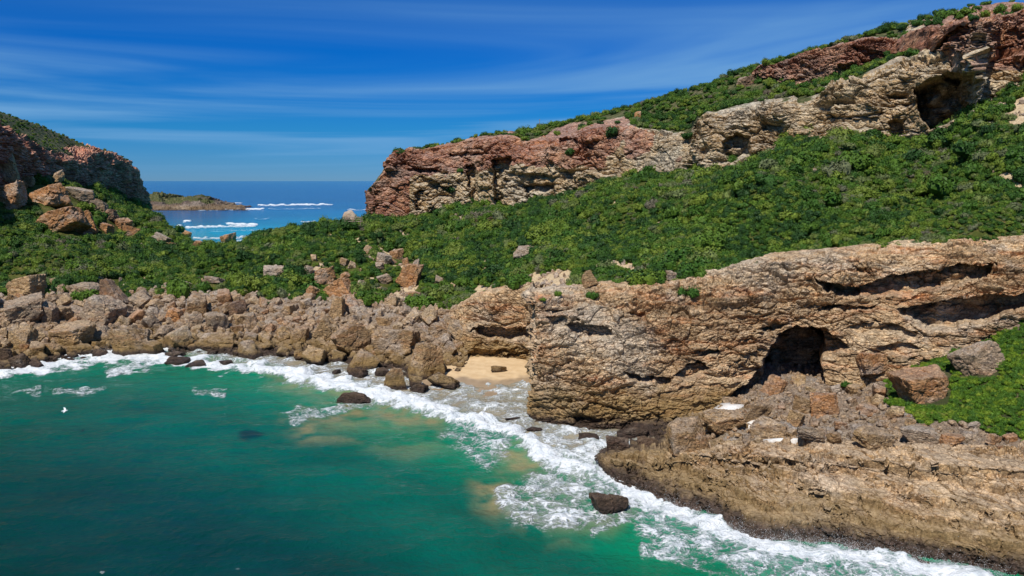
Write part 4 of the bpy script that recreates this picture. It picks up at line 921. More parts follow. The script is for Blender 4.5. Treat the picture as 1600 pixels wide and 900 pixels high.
HERO = [
    (38, 447, 56, 36, TAN, "tan split boulder at the shrub edge, first in the row above the stony beach", S_, 0.05), (34, 487, 64, 42, GREY, "large grey sloping slab below the tan split boulder at the shrub edge", S_, -0.35),
    (169, 456, 44, 44, DARK, "tall dark brown three-cornered boulder leaning against the shrubs", S_, -0.3), (158, 489, 54, 44, GREY, "layered grey block under the dark three-cornered boulder", S_, 0.35),
    (136, 452, 44, 18, GREY, "low dark grey flat boulder beside the dark three-cornered boulder", S_, 0.05), (30, 525, 42, 34, TAN, "rounded olive tan boulder in the lowest row near the water", S_, -0.2),
    (100, 526, 74, 32, TAN, "long smooth tan whaleback boulder in the lowest row", S_, -0.1), (155, 522, 42, 28, GREY, "grey rounded boulder right under the layered grey block", S_, 0.1), (204, 536, 66, 42, BROWN, "wide knobbly brown boulder reaching down to the foam", S_, 0.0),
    (76, 490, 26, 32, GREY, "upright grey boulder beside a round tan one in the middle of the heap", S_, 0.2), (98, 490, 24, 22, TAN, "round tan boulder beside the upright grey one", S_, 0.0), (272, 492, 32, 26, ORANGE, "orange block lying in the grey middle of the heap", S_, 0.3),
    (307, 478, 32, 36, BROWN, "tall brown boulder below the round green bush of the beach", S_, 0.1), (370, 483, 32, 28, DARK, "dark brown hollow boulder high in the heap", S_, 0.0), (332, 535, 70, 26, BROWN, "long brown boulder lying just behind the foam line", S_, -0.05),
    (120, 546, 42, 20, BROWN, "square brown block at the water edge under the whaleback", S_, 0.0), (80, 546, 26, 18, BROWN, "small rounded brown boulder beside the square block at the water edge", S_, 0.1), (443, 522, 28, 24, TAN, "round tan boulder, the larger left of a pair in the pebbly middle", S_, 0.0),
    (469, 524, 30, 30, BROWN, "brown boulder touching the round tan one of the pebbly middle", S_, 0.1), (526, 482, 26, 36, TAN, "upright tan pillar boulder topping the stony beach", S_, 0.15), (546, 476, 28, 26, ORANGE, "rusty boulder leaning on the upright tan pillar", S_, -0.5),
    (508, 518, 40, 36, TAN, "ribbed tan boulder above the surf rocks", S_, -0.7), (549, 530, 54, 48, BROWN, "big brown egg-shaped boulder in the lower heap", S_, -0.5), (618, 536, 76, 46, BROWN, "largest long brown boulder of the lower heap, dark hollow under its end", S_, -0.15),
    (662, 520, 32, 22, GREY, "pale grey slab tipped above the big upright boulder", S_, 0.5), (661, 560, 64, 66, BROWN, "huge upright brown boulder standing beside the sand cove", S_, 0.15), (616, 594, 40, 38, BROWN, "dome shaped brown boulder at the foot of the huge upright one", S_, 0.0),
    (648, 596, 26, 18, DARK, "dark wet rock wedged in front of the huge upright boulder", S_, 0.1), (692, 596, 54, 24, DARK, "low dark ridge of rock ending the boulders at the sand", S_, 0.1), (702, 545, 26, 24, GREY, "grey splintered stone behind the huge upright boulder", S_, -0.6),
    (709, 563, 13, 12, BROWN, "small round stone alone on the dry sand", S_, 0.0), (780, 577, 28, 9, GREY, "flat grey rock half buried in the sand cove", S_, 0.1),
    (32, 564, 32, 26, BROWN, "brown rock standing in foam at the beach end", K_, -0.2), (54, 568, 26, 16, DARK, "dark sloping rock leaning seaward from the brown one in foam", K_, 0.5), (4, 552, 24, 22, DARK, "dark rock in foam cut by the picture edge", K_, 0.1), (155, 553, 24, 12, DARK, "dark wet rock splashed white below the grey heap", K_, 0.2), (268, 553, 34, 12, DARK, "flat wet rock behind the reef rocks in foam", K_, 0.0),
    (276, 563, 36, 11, DARK, "purple brown reef rock in foam, first of three", K_, 0.1), (306, 568, 30, 10, DARK, "purple brown reef rock in foam, slanting middle one of three", K_, -0.4), (353, 567, 22, 8, DARK, "purple brown reef rock in foam, smallest and last of three", K_, 0.0), (556, 622, 54, 19, DARK, "dark pointed rock alone in the green surf", K_, 0.1),
    (558, 583, 32, 15, DARK, "black knobbly rock in thin wash off the beach", K_, 0.0), (525, 581, 15, 8, DARK, "small round dark rock in thin wash", K_, 0.0), (596, 581, 24, 14, BROWN, "brown rock in thin wash beside the dome shaped boulder", K_, 0.2), (653, 607, 28, 14, DARK, "low black rock in wash below the wedged rock", K_, 0.0),
    (953, 787, 64, 32, DARK, "mussel brown reef rock in swirling foam off the rock shelf", K_, 0.1), (966, 692, 40, 20, DARK, "rounded wet rock in the gully mouth", K_, 0.1), (920, 684, 34, 9, DARK, "thin dark ledge rock in foam under the cliff toe", K_, 0.0), (1014, 690, 36, 16, BROWN, "brown rock at the dry end of the gully", K_, 0.0), (835, 671, 26, 6, DARK, "rock just awash below the cliff corner", K_, 0.0), (800, 655, 24, 5, DARK, "dark streak of rock awash off the sand", K_, 0.0), (990, 676, 56, 14, BROWN, "long brown ledge rock at the cliff toe", K_, 0.0),
    (505, 433, 36, 24, ORANGE, "rounded orange boulder, upper of two leaning together in the shrubs", V_, -0.2), (530, 451, 44, 34, ORANGE, "wedge shaped orange boulder under the rounded one in the shrubs", V_, -0.5), (641, 430, 36, 40, ORANGE, "large rusty five-sided boulder alone in the shrubs", V_, 0.3), (599, 404, 24, 16, PALE, "pale slab balanced on a smaller stone in the shrubs", V_, 0.35), (593, 416, 14, 12, PALE, "small pale stone under the balanced slab", V_, 0.0),
    (602, 436, 22, 18, GREY, "grey slab stone among shrubs beside the rusty boulder", V_, -0.5), (648, 461, 30, 12, ORANGE, "flat rust coloured stone at the foot of the shrub slope", V_, -0.2), (612, 473, 30, 18, TAN, "layered tan boulder where shrubs meet the stony beach", V_, -0.1), (428, 423, 38, 17, PALE, "pale flaky outcrop stone in the shrubs of the saddle", V_, -0.1), (338, 438, 34, 10, DARK, "dark flat stone floating on shrub tops of the saddle", V_, 0.0), (650, 414, 12, 18, PALE, "thin pale stone above the rusty five-sided boulder", V_, 0.4),
    (822, 393, 40, 13, PALE, "pale pair-topped stone on the open shrub slope", V_, 0.0), (920, 437, 25, 28, TAN, "leaning tan rock pinnacle on the cliff top", V_, -0.3), (1050, 430, 18, 14, GREY, "round grey boulder on the cliff top shrubs", V_, 0.0), (352, 373, 25, 16, ORANGE, "orange boulder on the saddle crest against the bay", V_, 0.0), (545, 339, 32, 22, PALE, "pale pointed rock on the crest beside the wooden deck", V_, -0.2), (406, 449, 14, 14, GREY, "small grey stone at the shrub edge of the saddle", V_, 0.1), (1168, 127, 28, 16, DARK, "dark jutting rock high on the upper slope", V_, 0.0), (997, 179, 15, 11, ORANGE, "small orange rock on the upper slope above the red beds", V_, 0.0), (862, 336, 9, 8, PALE, "tiny pale rock in the dense slope shrubs", V_, 0.0),
    (95, 341, 66, 50, ORANGE, "biggest orange boulder below the headland cliff, lichen grey on one side", L_, -0.25), (130, 350, 34, 36, ORANGE, "orange boulder tucked against the biggest one, dark beneath", L_, -0.3), (16, 306, 44, 42, ORANGE, "tall cracked orange block in the headland fall", L_, -0.1), (8, 258, 30, 52, TAN, "yellowish tower of rock beside the dark headland face", L_, -0.2), (76, 306, 60, 32, ORANGE, "long orange boulder behind the biggest one", L_, -0.3), (122, 305, 40, 20, GREY, "pinkish grey boulder behind the orange pair", L_, 0.2), (152, 323, 32, 20, GREY, "grey boulder tilted downhill on the green slope", L_, 0.4), (171, 336, 22, 16, DARK, "dark boulder just below the tilted grey one", L_, 0.0), (164, 356, 24, 16, ORANGE, "small orange boulder in bushes below the dark one", L_, 0.3), (188, 350, 26, 18, ORANGE, "upper orange boulder of the stacked pair on the slope", L_, 0.4), (203, 362, 26, 14, ORANGE, "lower orange boulder of the stacked pair on the slope", L_, 0.3), (42, 284, 22, 16, TAN, "grey tan boulder resting under the dark headland face", L_, 0.0), (90, 276, 16, 26, TAN, "standing stone with sunlit edge under the headland face", L_, 0.1), (32, 287, 16, 14, ORANGE, "small orange block above the tall cracked block", L_, 0.2), (136, 367, 18, 9, GREY, "grey flat stone on the path below the biggest boulder", L_, 0.3), (250, 372, 24, 14, GREY, "grey jagged stone near the foot of the green slope", L_, 0.5), (266, 382, 18, 8, ORANGE, "orange stone near the foot of the green slope", L_, 0.0), (290, 366, 16, 10, ORANGE, "red stone on the shoulder over the bay", L_, 0.4), (310, 380, 22, 9, ORANGE, "orange stone at the notch over the bay", L_, 0.2),
    (1449, 604, 84, 50, ORANGE, "large orange tan block with flat top on the green bank", A_, -0.15), (1530, 563, 68, 46, (0.34, 0.26, 0.19), "striated grey boulder tilted on the green bank", A_, -0.35), (1073, 678, 72, 52, BROWN, "big rounded brown boulder at the cliff toe, dark hollow beneath", A_, 0.0), (1131, 659, 66, 42, TAN, "tan boulder with grey layered end beside the white sand", A_, 0.0), (1142, 640 - 14, 26, 10, BROWN, "small brown stone above the white sand patch", A_, 0.0), (1188, 642, 44, 34, BROWN, "angular brown boulder right of the white sand", A_, 0.4), (1205, 670, 60, 34, TAN, "long tan ledge boulder behind the rock shelf", A_, 0.0),
    (1292, 632, 44, 42, ORANGE, "rusty block under the cave, largest of the rubble", A_, -0.1), (1256, 632, 30, 26, BROWN, "brown boulder touching the rusty block under the cave", A_, 0.1), (1269, 680, 44, 22, GREY, "dark grey streaked boulder at the back of the rock shelf", A_, 0.0), (1304, 684, 24, 20, BROWN, "brown boulder beside the dark grey streaked one", A_, 0.0), (1372, 685, 58, 26, TAN, "wide two-toned tan boulder at the back of the rock shelf", A_, 0.1), (1440, 680, 60, 26, GREY, "smooth pale grey brown slab sloping to the rock shelf", A_, 0.1), (1490, 688, 34, 16, ORANGE, "orange brown stones bordering the green bank", A_, 0.0), (1580, 685, 20, 12, ORANGE, "orange stone at the lower edge of the green bank", A_, -0.2), (1522, 665, 22, 9, PALE, "pale pinkish stone at the lower edge of the green bank", A_, -0.3), (1245, 655, 26, 26, TAN, "upright tan stone in the rubble below the cave", A_, 0.2), (1315, 665, 24, 13, ORANGE, "bright orange stone in the rubble below the cave", A_, 0.0), (1360, 642, 30, 20, ORANGE, "rusty flat stone in the upper rubble", A_, -0.1), (1225, 625, 26, 18, GREY, "grey stone at the cave mouth", A_, 0.1), (1365, 568, 54, 34, ORANGE, "rust stained block at the cliff foot beside the cave", A_, 0.0),
]
BLOCKS = {(545, 339), (1449, 604), (38, 447), (95, 341), (1292, 632), (1365, 568), (158, 489), (34, 487), (641, 430), (618, 536), (16, 306), (76, 306), (1372, 685), (120, 546), (130, 350), (188, 350)}
TAPER = {(169, 456): 0.75, (920, 437): 0.55, (545, 339): 0.7, (661, 560): 0.3, (616, 594): 0.4, (8, 258): 0.15, (702, 545): 0.5, (526, 482): 0.3, (38, 447): 0.2, (556, 622): 0.5, (90, 276): 0.3}
for i, (px, py, w, h, c, lab, grp, tilt) in enumerate(HERO):
    dp = 0.62 if grp == K_ else 0.25
    put_boulder(px, py, w, h, c, lab, grp, tilt, dp, seed=500 + i, taper=TAPER.get((px, py), 0.0), rx=0.12 if (px, py) in TAPER or (px, py) in BLOCKS else 0.25, blocky=(px, py) in BLOCKS or (grp != K_ and i % 3 == 0 and (px, py) not in {(1073, 678), (1131, 659), (98, 490), (443, 522), (709, 563), (1530, 563), (505, 433), (616, 594), (549, 530)}), mat=M_REEF if grp == K_ else None)

# repeats: medium boulders of the stony beach and of the rubble below the cave
def overlap(px, py, w, f=0.42):
    for (x, y, ww, hh) in boulders_px:
        if abs(px - x) < (ww + w) * f and abs(py - y) < (hh + w * 0.8) * f: return True
    return False
BEACH_POLY = [(-40, 470), (60, 462), (140, 475), (250, 462), (330, 458), (420, 470), (500, 470), (600, 478), (700, 492), (722, 520), (720, 555), (700, 560), (640, 575), (560, 572), (440, 552), (300, 545), (120, 548), (0, 550), (-40, 550)]
APRON_POLY = [(1110, 690), (1150, 640), (1200, 605), (1290, 606), (1380, 610), (1390, 640), (1440, 668), (1560, 686), (1600, 700), (1330, 694), (1200, 690)]
SIZE_W = {0: "small", 1: "medium", 2: "large"}
COLS_B = [("tan", TAN), ("brown", BROWN), ("grey", GREY), ("rusty", (0.40, 0.205, 0.095)), ("pale ochre", (0.48, 0.35, 0.20))]
n_fill = 0
bp = np.array(BEACH_POLY, float); ap = np.array(APRON_POLY, float)
EDGE_POLY = [(-20, 445), (60, 440), (200, 446), (330, 428), (420, 410), (520, 395), (620, 385), (690, 410), (720, 470), (700, 488), (600, 474), (500, 466), (420, 464), (250, 458), (60, 460)]
for size, want_b, want_a, want_e in ((34, 13, 2, 0), (24, 30, 6, 1), (17, 46, 10, 7), (12.5, 34, 12, 12), (9.5, 4, 6, 9)):
    for poly, want, zone in ((BEACH_POLY, want_b, "heap of the stony beach"), (APRON_POLY, want_a, "rubble below the cave"), (EDGE_POLY, want_e, "scrub above the stony beach")):
        lo, hi = np.array(poly).min(0), np.array(poly).max(0); got = tries = 0
        while got < want and tries < 4000:
            tries += 1
            px, py = random.uniform(lo[0], hi[0]), random.uniform(lo[1], hi[1])
            if poly_dist(np.array([px]), np.array([py]), poly)[0] < 0: continue
            w = size * random.uniform(0.85, 1.25)
            if zone.startswith("heap") and 360 < px < 600 and py < 510 and size > 20: continue
            if overlap(px, py, w, 0.36): continue
            cn, cc_ = random.choice(COLS_B)
            sz = "large" if size > 22 else "medium" if size > 12 else "small"
            row_ = ("lower " if py > 525 else "upper ") if zone.startswith("heap") else ""
            lab = f"{sz} {cn} boulder packed into the {row_}{zone}" if not zone.startswith("scrub") else f"{sz} {cn} boulder lying in the {zone}"
            if put_boulder(px, py, w, w * random.uniform(0.42, 0.95), cc_, lab, f"{sz} {cn} boulders of the {row_}{zone}", random.uniform(-0.5, 0.5), 0.3, shared=random.randrange(16), rx=random.choice((0.3, 0.7, 1.1))): got += 1; n_fill += 1

# loose rubble between the boulders: far too many to count
def merged_rocks(name, pts, label):
    Vs, Fs, off = [], [], 0
    base = []
    for s in range(8):
        V, F = ICO[3] if False else ico(2)
        r = np.random.default_rng(900 + s); N = r.normal(size=(12, 3)); N /= np.linalg.norm(N, axis=1)[:, None]; dd = r.uniform(0.6, 1, 12)
        dot = V @ N.T; rad = np.where(dot > 0.08, dd / np.maximum(dot, 0.08), 9).min(1); rad = np.minimum(rad, 1.15); base.append((V * rad[:, None], F))
    for (x, y, z, s) in pts:
        V, F = base[random.randrange(8)]
        M = np.array(Euler((random.uniform(0, 6), random.uniform(0, 6), random.uniform(0, 6))).to_matrix())
        Vs.append((V * np.array([1.0, random.uniform(0.6, 1), random.uniform(0.5, 0.8)])) @ M.T * s + np.array([x, y, z + s * 0.25])); Fs.append(F + off); off += len(V)
    me = make_mesh(name, np.concatenate(Vs), np.concatenate(Fs), M_BOULDER, smooth=False)
    o = link(name, me); o.color = (0.40, 0.29, 0.19, 1)
    tag(o, label, "rubble", None, "stuff"); return o
def surf_samples(G, n, keep):
    """random points on a loft, by real surface area"""
    nv, nu = G.shape[:2]; F = grid_faces(nv, nu); P = G.reshape(-1, 3); Q = P[F]
    ar = np.linalg.norm(np.cross(Q[:, 1] - Q[:, 0], Q[:, 3] - Q[:, 0]), axis=1); k = keep.reshape(-1)[F].mean(1)
    w = ar * np.clip(k, 0, 1); w /= w.sum()
    idx = RNG.choice(len(F), n, p=w); u, v = RNG.random(n)[:, None], RNG.random(n)[:, None]
    return (Q[idx, 0] * (1 - u) + Q[idx, 1] * u) * (1 - v) + (Q[idx, 3] * (1 - u) + Q[idx, 2] * u) * v
tk = np.ones(TALUS_G.shape[:2]); tk[:8] = 0
pts = surf_samples(TALUS_G, 6400, tk)
sz_ = 0.22 + 0.95 * RNG.random(len(pts)) ** 2.0
merged_rocks("rubble", [(*p, s) for p, s in zip(pts, sz_)], "loose brown stones filling the gaps between boulders of the stony beach")
pts = surf_samples(APRON_G, 3800, apron_rock.reshape(APRON_G.shape[:2]))
pts = pts[pix(pts)[0] > 1020]
sz_ = 0.10 + 0.42 * RNG.random(len(pts)) ** 2.5
merged_rocks("rubble", [(*p, s) for p, s in zip(pts, sz_)], "broken stones strewn over the apron below the cave cliff")
# stones on the upper and saddle slopes
kb = hill_bare.reshape(HILL_G.shape[:2]).copy(); kb[:26] = np.maximum(kb[:26], 0.8 * (pix(HILL_G[:26])[0] < 730))
pts = surf_samples(HILL_G, 1500, kb); sz_ = 0.15 + 0.65 * RNG.random(len(pts)) ** 2.4
merged_rocks("rubble", [(*p, s) for p, s in zip(pts, sz_)], "pale stones on the bare patches of the shrub slope").color = PALE + (1,)

# white sand drifted between the rocks below the cave
M_WSAND, _nt, _bs = new_mat("white_shell_sand"); _b = NB(_nt)
_b.put(_bs.inputs["Base Color"], _b.ramp(_b.noise(_b.pos(), 3.5, 8, 0.75), [(0.35, (0.52, 0.48, 0.43)), (0.6, (0.74, 0.72, 0.69))])); _bs.inputs["Roughness"].default_value = 0.9
for poly in ([(1114, 640), (1126, 632), (1138, 630), (1150, 634), (1166, 633), (1152, 640), (1140, 646), (1128, 644)], [(1094, 655), (1104, 648), (1106, 660), (1100, 664)], [(1166, 656), (1176, 656), (1190, 656), (1176, 672), (1168, 668)], [(1190, 689), (1215, 687), (1245, 687), (1246, 690), (1205, 691)]):
    bm = bmesh.new(); c = np.mean(poly, 0); g = hit(*c)
    if g is None: continue
    top = [bm.verts.new((hit(x, y) or g) + Vector((0, -0.15, 0.22))) for x, y in poly]; bot = [bm.verts.new(v.co + Vector((0, 0.3, -1.0))) for v in top]
    cv = bm.verts.new(g + Vector((0, -0.1, 0.34)))
    for i in range(len(top)):
        j = (i + 1) % len(top)
        bm.faces.new((top[i], top[j], cv)); bm.faces.new((top[j], top[i], bot[i], bot[j]))
    bmesh.ops.recalc_face_normals(bm, faces=bm.faces)
    me = bpy.data.meshes.new("sand"); bm.to_mesh(me); bm.free(); me.materials.append(M_WSAND)
    for p_ in me.polygons: p_.use_smooth = True
    o = link("sand", me); o["kind"] = "structure"

# spray thrown up where the swell meets the rocks
M_SPRAY, _nt, _bs = new_mat("spray"); _b = NB(_nt)
_b.put(_bs.inputs["Base Color"], _b.ramp(_b.noise(_b.pos(), 2.0, 3), [(0.3, (0.80, 0.84, 0.86)), (0.7, (0.9, 0.92, 0.92))])); _bs.inputs["Roughness"].default_value = 0.6
V0 = np.array([(1, 0, 0), (-1, 0, 0), (0, 1, 0), (0, -1, 0), (0, 0, 1.3), (0, 0, -1.3)], float); F0 = np.array([(0, 2, 4), (2, 1, 4), (1, 3, 4), (3, 0, 4), (2, 0, 5), (1, 2, 5), (3, 1, 5), (0, 3, 5)])
Vs, Fs, off = [], [], 0
for (px, py, n, wd, ht) in ((940, 728, 260, 1.6, 1.3), (952, 752, 120, 1.2, 0.7), (1000, 772, 200, 1.8, 0.8), (1046, 790, 330, 2.0, 1.0), (1098, 804, 260, 1.8, 0.9), (1130, 820, 200, 1.5, 0.7), (1152, 834, 330, 1.7, 1.1), (1196, 850, 420, 1.8, 1.4), (1228, 850, 300, 1.5, 1.1), (1264, 850, 380, 2.0, 1.2), (1320, 856, 460, 2.4, 1.3),
                            (1372, 864, 260, 1.8, 0.9), (1420, 874, 300, 2.0, 1.1), (1470, 884, 280, 2.0, 1.0), (1530, 894, 320, 2.2, 1.2), (168, 553, 340, 2.2, 1.6), (206, 552, 200, 2.0, 1.0), (268, 548, 220, 2.4, 1.1), (52, 572, 160, 1.6, 0.9), (40, 566, 120, 1.4, 0.8), (330, 556, 120, 2.0, 0.7), (545, 625, 160, 1.8, 0.7), (930, 790, 120, 1.4, 0.5), (610, 612, 110, 1.6, 0.6)):
    o_ = np.array(Wz(px, py, 0.0)); r = RNG; n = n * 5
    hv = np.abs(r.normal(0, 0.42, n)) ** 1.25
    c = np.stack([o_[0] + r.normal(0, wd * 0.55, n), o_[1] - 0.5 + r.normal(0, 0.5, n), 0.05 + ht * hv], 1)
    c[:, 2] *= 0.45 + 0.9 * np.clip(0.5 + 1.6 * perlin(np.stack([c[:, 0] * 1.3, c[:, 1] * 1.3, c[:, 0] * 0], 1)), 0, 1.3)      # uneven jets
    s_ = 0.006 + 0.014 * r.random(n) ** 2.5
    Vs.append((V0[None] * s_[:, None, None] + c[:, None, :]).reshape(-1, 3)); Fs.append((F0[None] + (off + 6 * np.arange(n))[:, None, None]).reshape(-1, 3)); off += 6 * n
o = link("spray", make_mesh("spray", np.concatenate(Vs), np.concatenate(Fs), M_SPRAY)); tag(o, "fine white spray thrown up along the foot of the rocks", "spray", None, "stuff")

# ------------------------------------------------------------------ shrubs
def shrub_mesh(seed, n=330, flat=0.7, leaf=0.15, lumps=7):
    r = np.random.default_rng(seed)
    C = r.normal(size=(lumps, 3)) * np.array([0.42, 0.42, 0.16]); C[:, 2] = np.abs(C[:, 2]) + 0.25; rad = r.uniform(0.32, 0.62, lumps)
    Vs, Fs, off = [], [], 0
    # leafy sprays on the lumps' outsides
    k = r.integers(0, lumps, n); d = r.normal(size=(n, 3)); d[:, 2] = np.abs(d[:, 2]) * 0.9 - 0.25 * r.random(n); d /= np.linalg.norm(d, axis=1)[:, None]
    c = C[k] + d * (rad[k] * r.uniform(0.74, 1.22, n))[:, None]; c[:, 2] *= flat / 0.7
    nrm = d + r.normal(size=(n, 3)) * 0.55; nrm /= np.linalg.norm(nrm, axis=1)[:, None]
    t = np.cross(nrm, r.normal(size=(n, 3))); t /= np.linalg.norm(t, axis=1)[:, None]; b = np.cross(nrm, t)
    s = leaf * r.uniform(0.55, 1.25, n)[:, None]
    q = np.stack([c - t * s, c - b * s * 0.55, c + t * s, c + b * s * 0.55], 1).reshape(-1, 3)
    Fq = np.arange(4 * n).reshape(n, 4)
    F3 = np.concatenate([Fq[:, [0, 1, 2]], Fq[:, [0, 2, 3]]])
    Vs.append(q); Fs.append(F3); off = len(q)
    V0, F0 = ico(1)
    for i in range(lumps):
        V = V0 * rad[i] * 0.84 * (1 + 0.25 * r.normal(size=(len(V0), 1)) * 0.5) + C[i]; V[:, 2] *= flat / 0.7
        Vs.append(V); Fs.append(F0 + off); off += len(V)
    return np.concatenate(Vs), np.concatenate(Fs)
SHRUBS = []
shrub_col = bpy.data.collections.new("shrub_kinds")
for s in range(8):
    V, F = shrub_mesh(40 + s, n=620 + 60 * (s % 3), flat=(0.6, 0.8, 1.0, 0.7)[s % 4], leaf=(0.085, 0.12, 0.10, 0.15)[s % 4], lumps=6 + s % 5)
    me = make_mesh("shrub", V, F, M_LEAF, smooth=False); SHRUBS.append(me)
    shrub_col.objects.link(bpy.data.objects.new("shrub_kind", me))
bank_col = bpy.data.collections.new("bank_plant_kinds")
for me in SHRUBS:
    m2 = me.copy(); m2.materials[0] = M_LEAF_BANK; bank_col.objects.link(bpy.data.objects.new("bank_plant_kind", m2))
def scatter_stuff(name, P, scl, label, kinds=None):
    """dense ground cover: one object, shrubs instanced on its points"""
    me = bpy.data.meshes.new(name); me.vertices.add(len(P)); me.vertices.foreach_set("co", np.ascontiguousarray(P, np.float32).ravel())
    me.attributes.new("scl", 'FLOAT', 'POINT').data.foreach_set("value", np.ascontiguousarray(scl, np.float32))
    rot = np.stack([RNG.normal(0, 0.22, len(P)), RNG.normal(0, 0.22, len(P)), RNG.random(len(P)) * 6.283], 1)
    me.attributes.new("rot", 'FLOAT_VECTOR', 'POINT').data.foreach_set("vector", np.ascontiguousarray(rot, np.float32).ravel())
    o = link(name, me)
    ng = bpy.data.node_groups.new(name, 'GeometryNodeTree')
    ng.interface.new_socket("Geometry", in_out='INPUT', socket_type='NodeSocketGeometry'); ng.interface.new_socket("Geometry", in_out='OUTPUT', socket_type='NodeSocketGeometry')
    N = ng.nodes; L = ng.links
    gi, go = N.new("NodeGroupInput"), N.new("NodeGroupOutput"); iop = N.new("GeometryNodeInstanceOnPoints"); ci = N.new("GeometryNodeCollectionInfo")
    ci.inputs["Collection"].default_value = kinds or shrub_col; ci.inputs["Separate Children"].default_value = True; ci.inputs["Reset Children"].default_value = True
    def na(nm, t):
        n = N.new("GeometryNodeInputNamedAttribute"); n.data_type = t; n.inputs["Name"].default_value = nm; return n.outputs["Attribute"]
    rv = N.new("FunctionNodeRandomValue"); rv.data_type = 'INT'; rv.inputs["Min"].default_value = 0; rv.inputs["Max"].default_value = 7
    e2r = N.new("FunctionNodeEulerToRotation")
    L.new(gi.outputs[0], iop.inputs["Points"]); L.new(ci.outputs[0], iop.inputs["Instance"]); iop.inputs["Pick Instance"].default_value = True
    ro = [s for s in rv.outputs if s.type == 'INT'][0]; mi = [s for s in rv.inputs if s.type == 'INT' and s.name in ("Min", "Max")]
    mi[0].default_value = 0; mi[1].default_value = 7
    L.new(ro, iop.inputs["Instance Index"]); L.new(na("rot", 'FLOAT_VECTOR'), e2r.inputs[0]); L.new(e2r.outputs[0], iop.inputs["Rotation"])
    L.new(na("scl", 'FLOAT'), iop.inputs["Scale"]); L.new(iop.outputs[0], go.inputs[0])
    md = o.modifiers.new("scatter", 'NODES'); md.node_group = ng
    o["kind"] = "stuff"; o["label"] = label; o["category"] = "shrubland"
    return o
def thin(P, dens_scale=0.09, lo=-0.35, hi=0.15, floor=0.25):
    f = floor + (1 - floor) * sstep(lo, hi, fbm(P * dens_scale, 3)); return P[RNG.random(len(P)) < f]
def off_boulders(P, f=0.5):
    qx, qy = pix(P); ok = np.ones(len(P), bool)
    for (x, y, w, h) in boulders_px:
        if w > 9: ok &= ~((np.abs(qx - x) < w * f) & (qy > y - h * 0.5) & (qy < y + h * 0.5 + 7))
    return P[ok]
# hillside
keep = (1 - hill_bare).reshape(HILL_G.shape[:2]).copy(); keep[:4] = 0
keep *= np.interp(HILL_G[..., 1], [100, 150, 250], [1.0, 0.55, 0.3])
P = off_boulders(thin(surf_samples(HILL_G, 112000, keep), dens_scale=0.13, floor=0.55))
qx, qy = pix(P)
big = fbm(P * 0.06 + 50, 3)
scl = (0.50 + 0.46 * RNG.random(len(P)) ** 2) * (1.0 + 0.55 * big) * np.where(qx > 1150, np.interp(qy, [200, 330, 400], [1.25, 0.95, 0.72]), 1.05)
scl *= np.interp(P[:, 1], [100, 150, 260], [0.85, 1.0, 1.25]) * np.exp(0.28 * RNG.normal(size=len(P))) * (1 + 0.75 * (RNG.random(len(P)) < 0.035))
scatter_stuff("shrubland_vegetation", P, np.clip(scl, 0.3, 2.6), "dense green fynbos shrubs covering the saddle and the slope between the cliffs")
# tongues of scrub reaching down between the boulders
keep = np.zeros(TALUS_G.shape[:2]); keep[78:] = 0.5; keep[92:] = 1.0
P = surf_samples(TALUS_G, 1500, keep); P = P[fbm(P * 0.11 + 70, 3) > 0.08]
P = off_boulders(P, 0.55)
scatter_stuff("beach_edge_vegetation", P, 0.4 + 0.75 * RNG.random(len(P)) ** 2, "scrub creeping down between the topmost boulders of the stony beach")
# upper slope
keep = (1 - upper_rock).reshape(UPPER_G.shape[:2]).copy(); keep[:160] = 0; keep[-3:] = 0; keep = np.maximum(keep, 0.07 * (np.arange(len(keep))[:, None] > 175) * (np.arange(len(keep))[:, None] < len(keep) - 3))
P = thin(surf_samples(UPPER_G, 12500, keep), floor=0.5); P = P[pix(P)[0] > 618]
scatter_stuff("ridge_vegetation", P, 0.7 + 0.75 * RNG.random(len(P)) ** 2, "dark green shrubs covering the slope above the upper cliff")
# bank below
keep = (1 - apron_rock).reshape(APRON_G.shape[:2]).copy()
P = off_boulders(thin(surf_samples(APRON_G, 24000, keep), floor=0.7), 0.45)
scatter_stuff("bank_vegetation", P, 0.22 + 0.32 * RNG.random(len(P)) ** 2, "low bright green plants covering the bank below the lower cliff", bank_col)
# headland top
keep = (1 - head_rock).reshape(HEAD_G.shape[:2]).copy(); keep[:126] = 0
P = surf_samples(HEAD_G, 12000, keep)
scatter_stuff("headland_vegetation", P, 0.35 + 0.5 * RNG.random(len(P)) ** 2, "low green cover on the top of the far headland")

# single shrubs that stand out
def put_shrub(px, py, r, label, group=None, kind=0, on=None, z_in=0.12):
    g = hit(px, py) if on is None else on
    if g is None: return
    rad = r * g.y / FPX
    o = bpy.data.objects.new("shrub", SHRUBS[kind % 8]); COL.objects.link(o)
    o.location = (g.x, g.y + rad * 0.1, g.z - rad * z_in); o.scale = (rad, rad, rad); o.rotation_euler = (0, 0, random.uniform(0, 6))
    tag(o, label, "shrub", group); return o
SK = "shrubs along the ridge skyline"; CF = "shrubs clinging to the cliffs"; BB = "shrubs at the edge of the stony beach"
put_shrub(1078, 462, 14, "grey green bush hanging on the lower cliff face", CF, 1)
put_shrub(925, 466, 10, "small bush on the ledge under the rock pinnacle", CF, 2)
put_shrub(704, 300, 12, "grey bush in the cleft of the red sea cliff", CF, 3); put_shrub(720, 268, 8, "small bush high in the cleft of the red sea cliff", CF, 4)
put_shrub(890, 242, 11, "light green bush below the dark hollow of the red beds", CF, 5); put_shrub(958, 212, 12, "green bush between slanting pale slabs", CF, 6); put_shrub(1078, 215, 14, "dark bush left of the grey block with the cave", CF, 0)
put_shrub(872, 462, 7, "tiny green bush on the pale cliff top", CF, 2); put_shrub(850, 470, 6, "tuft on the corner of the lower cliff top", CF, 3)
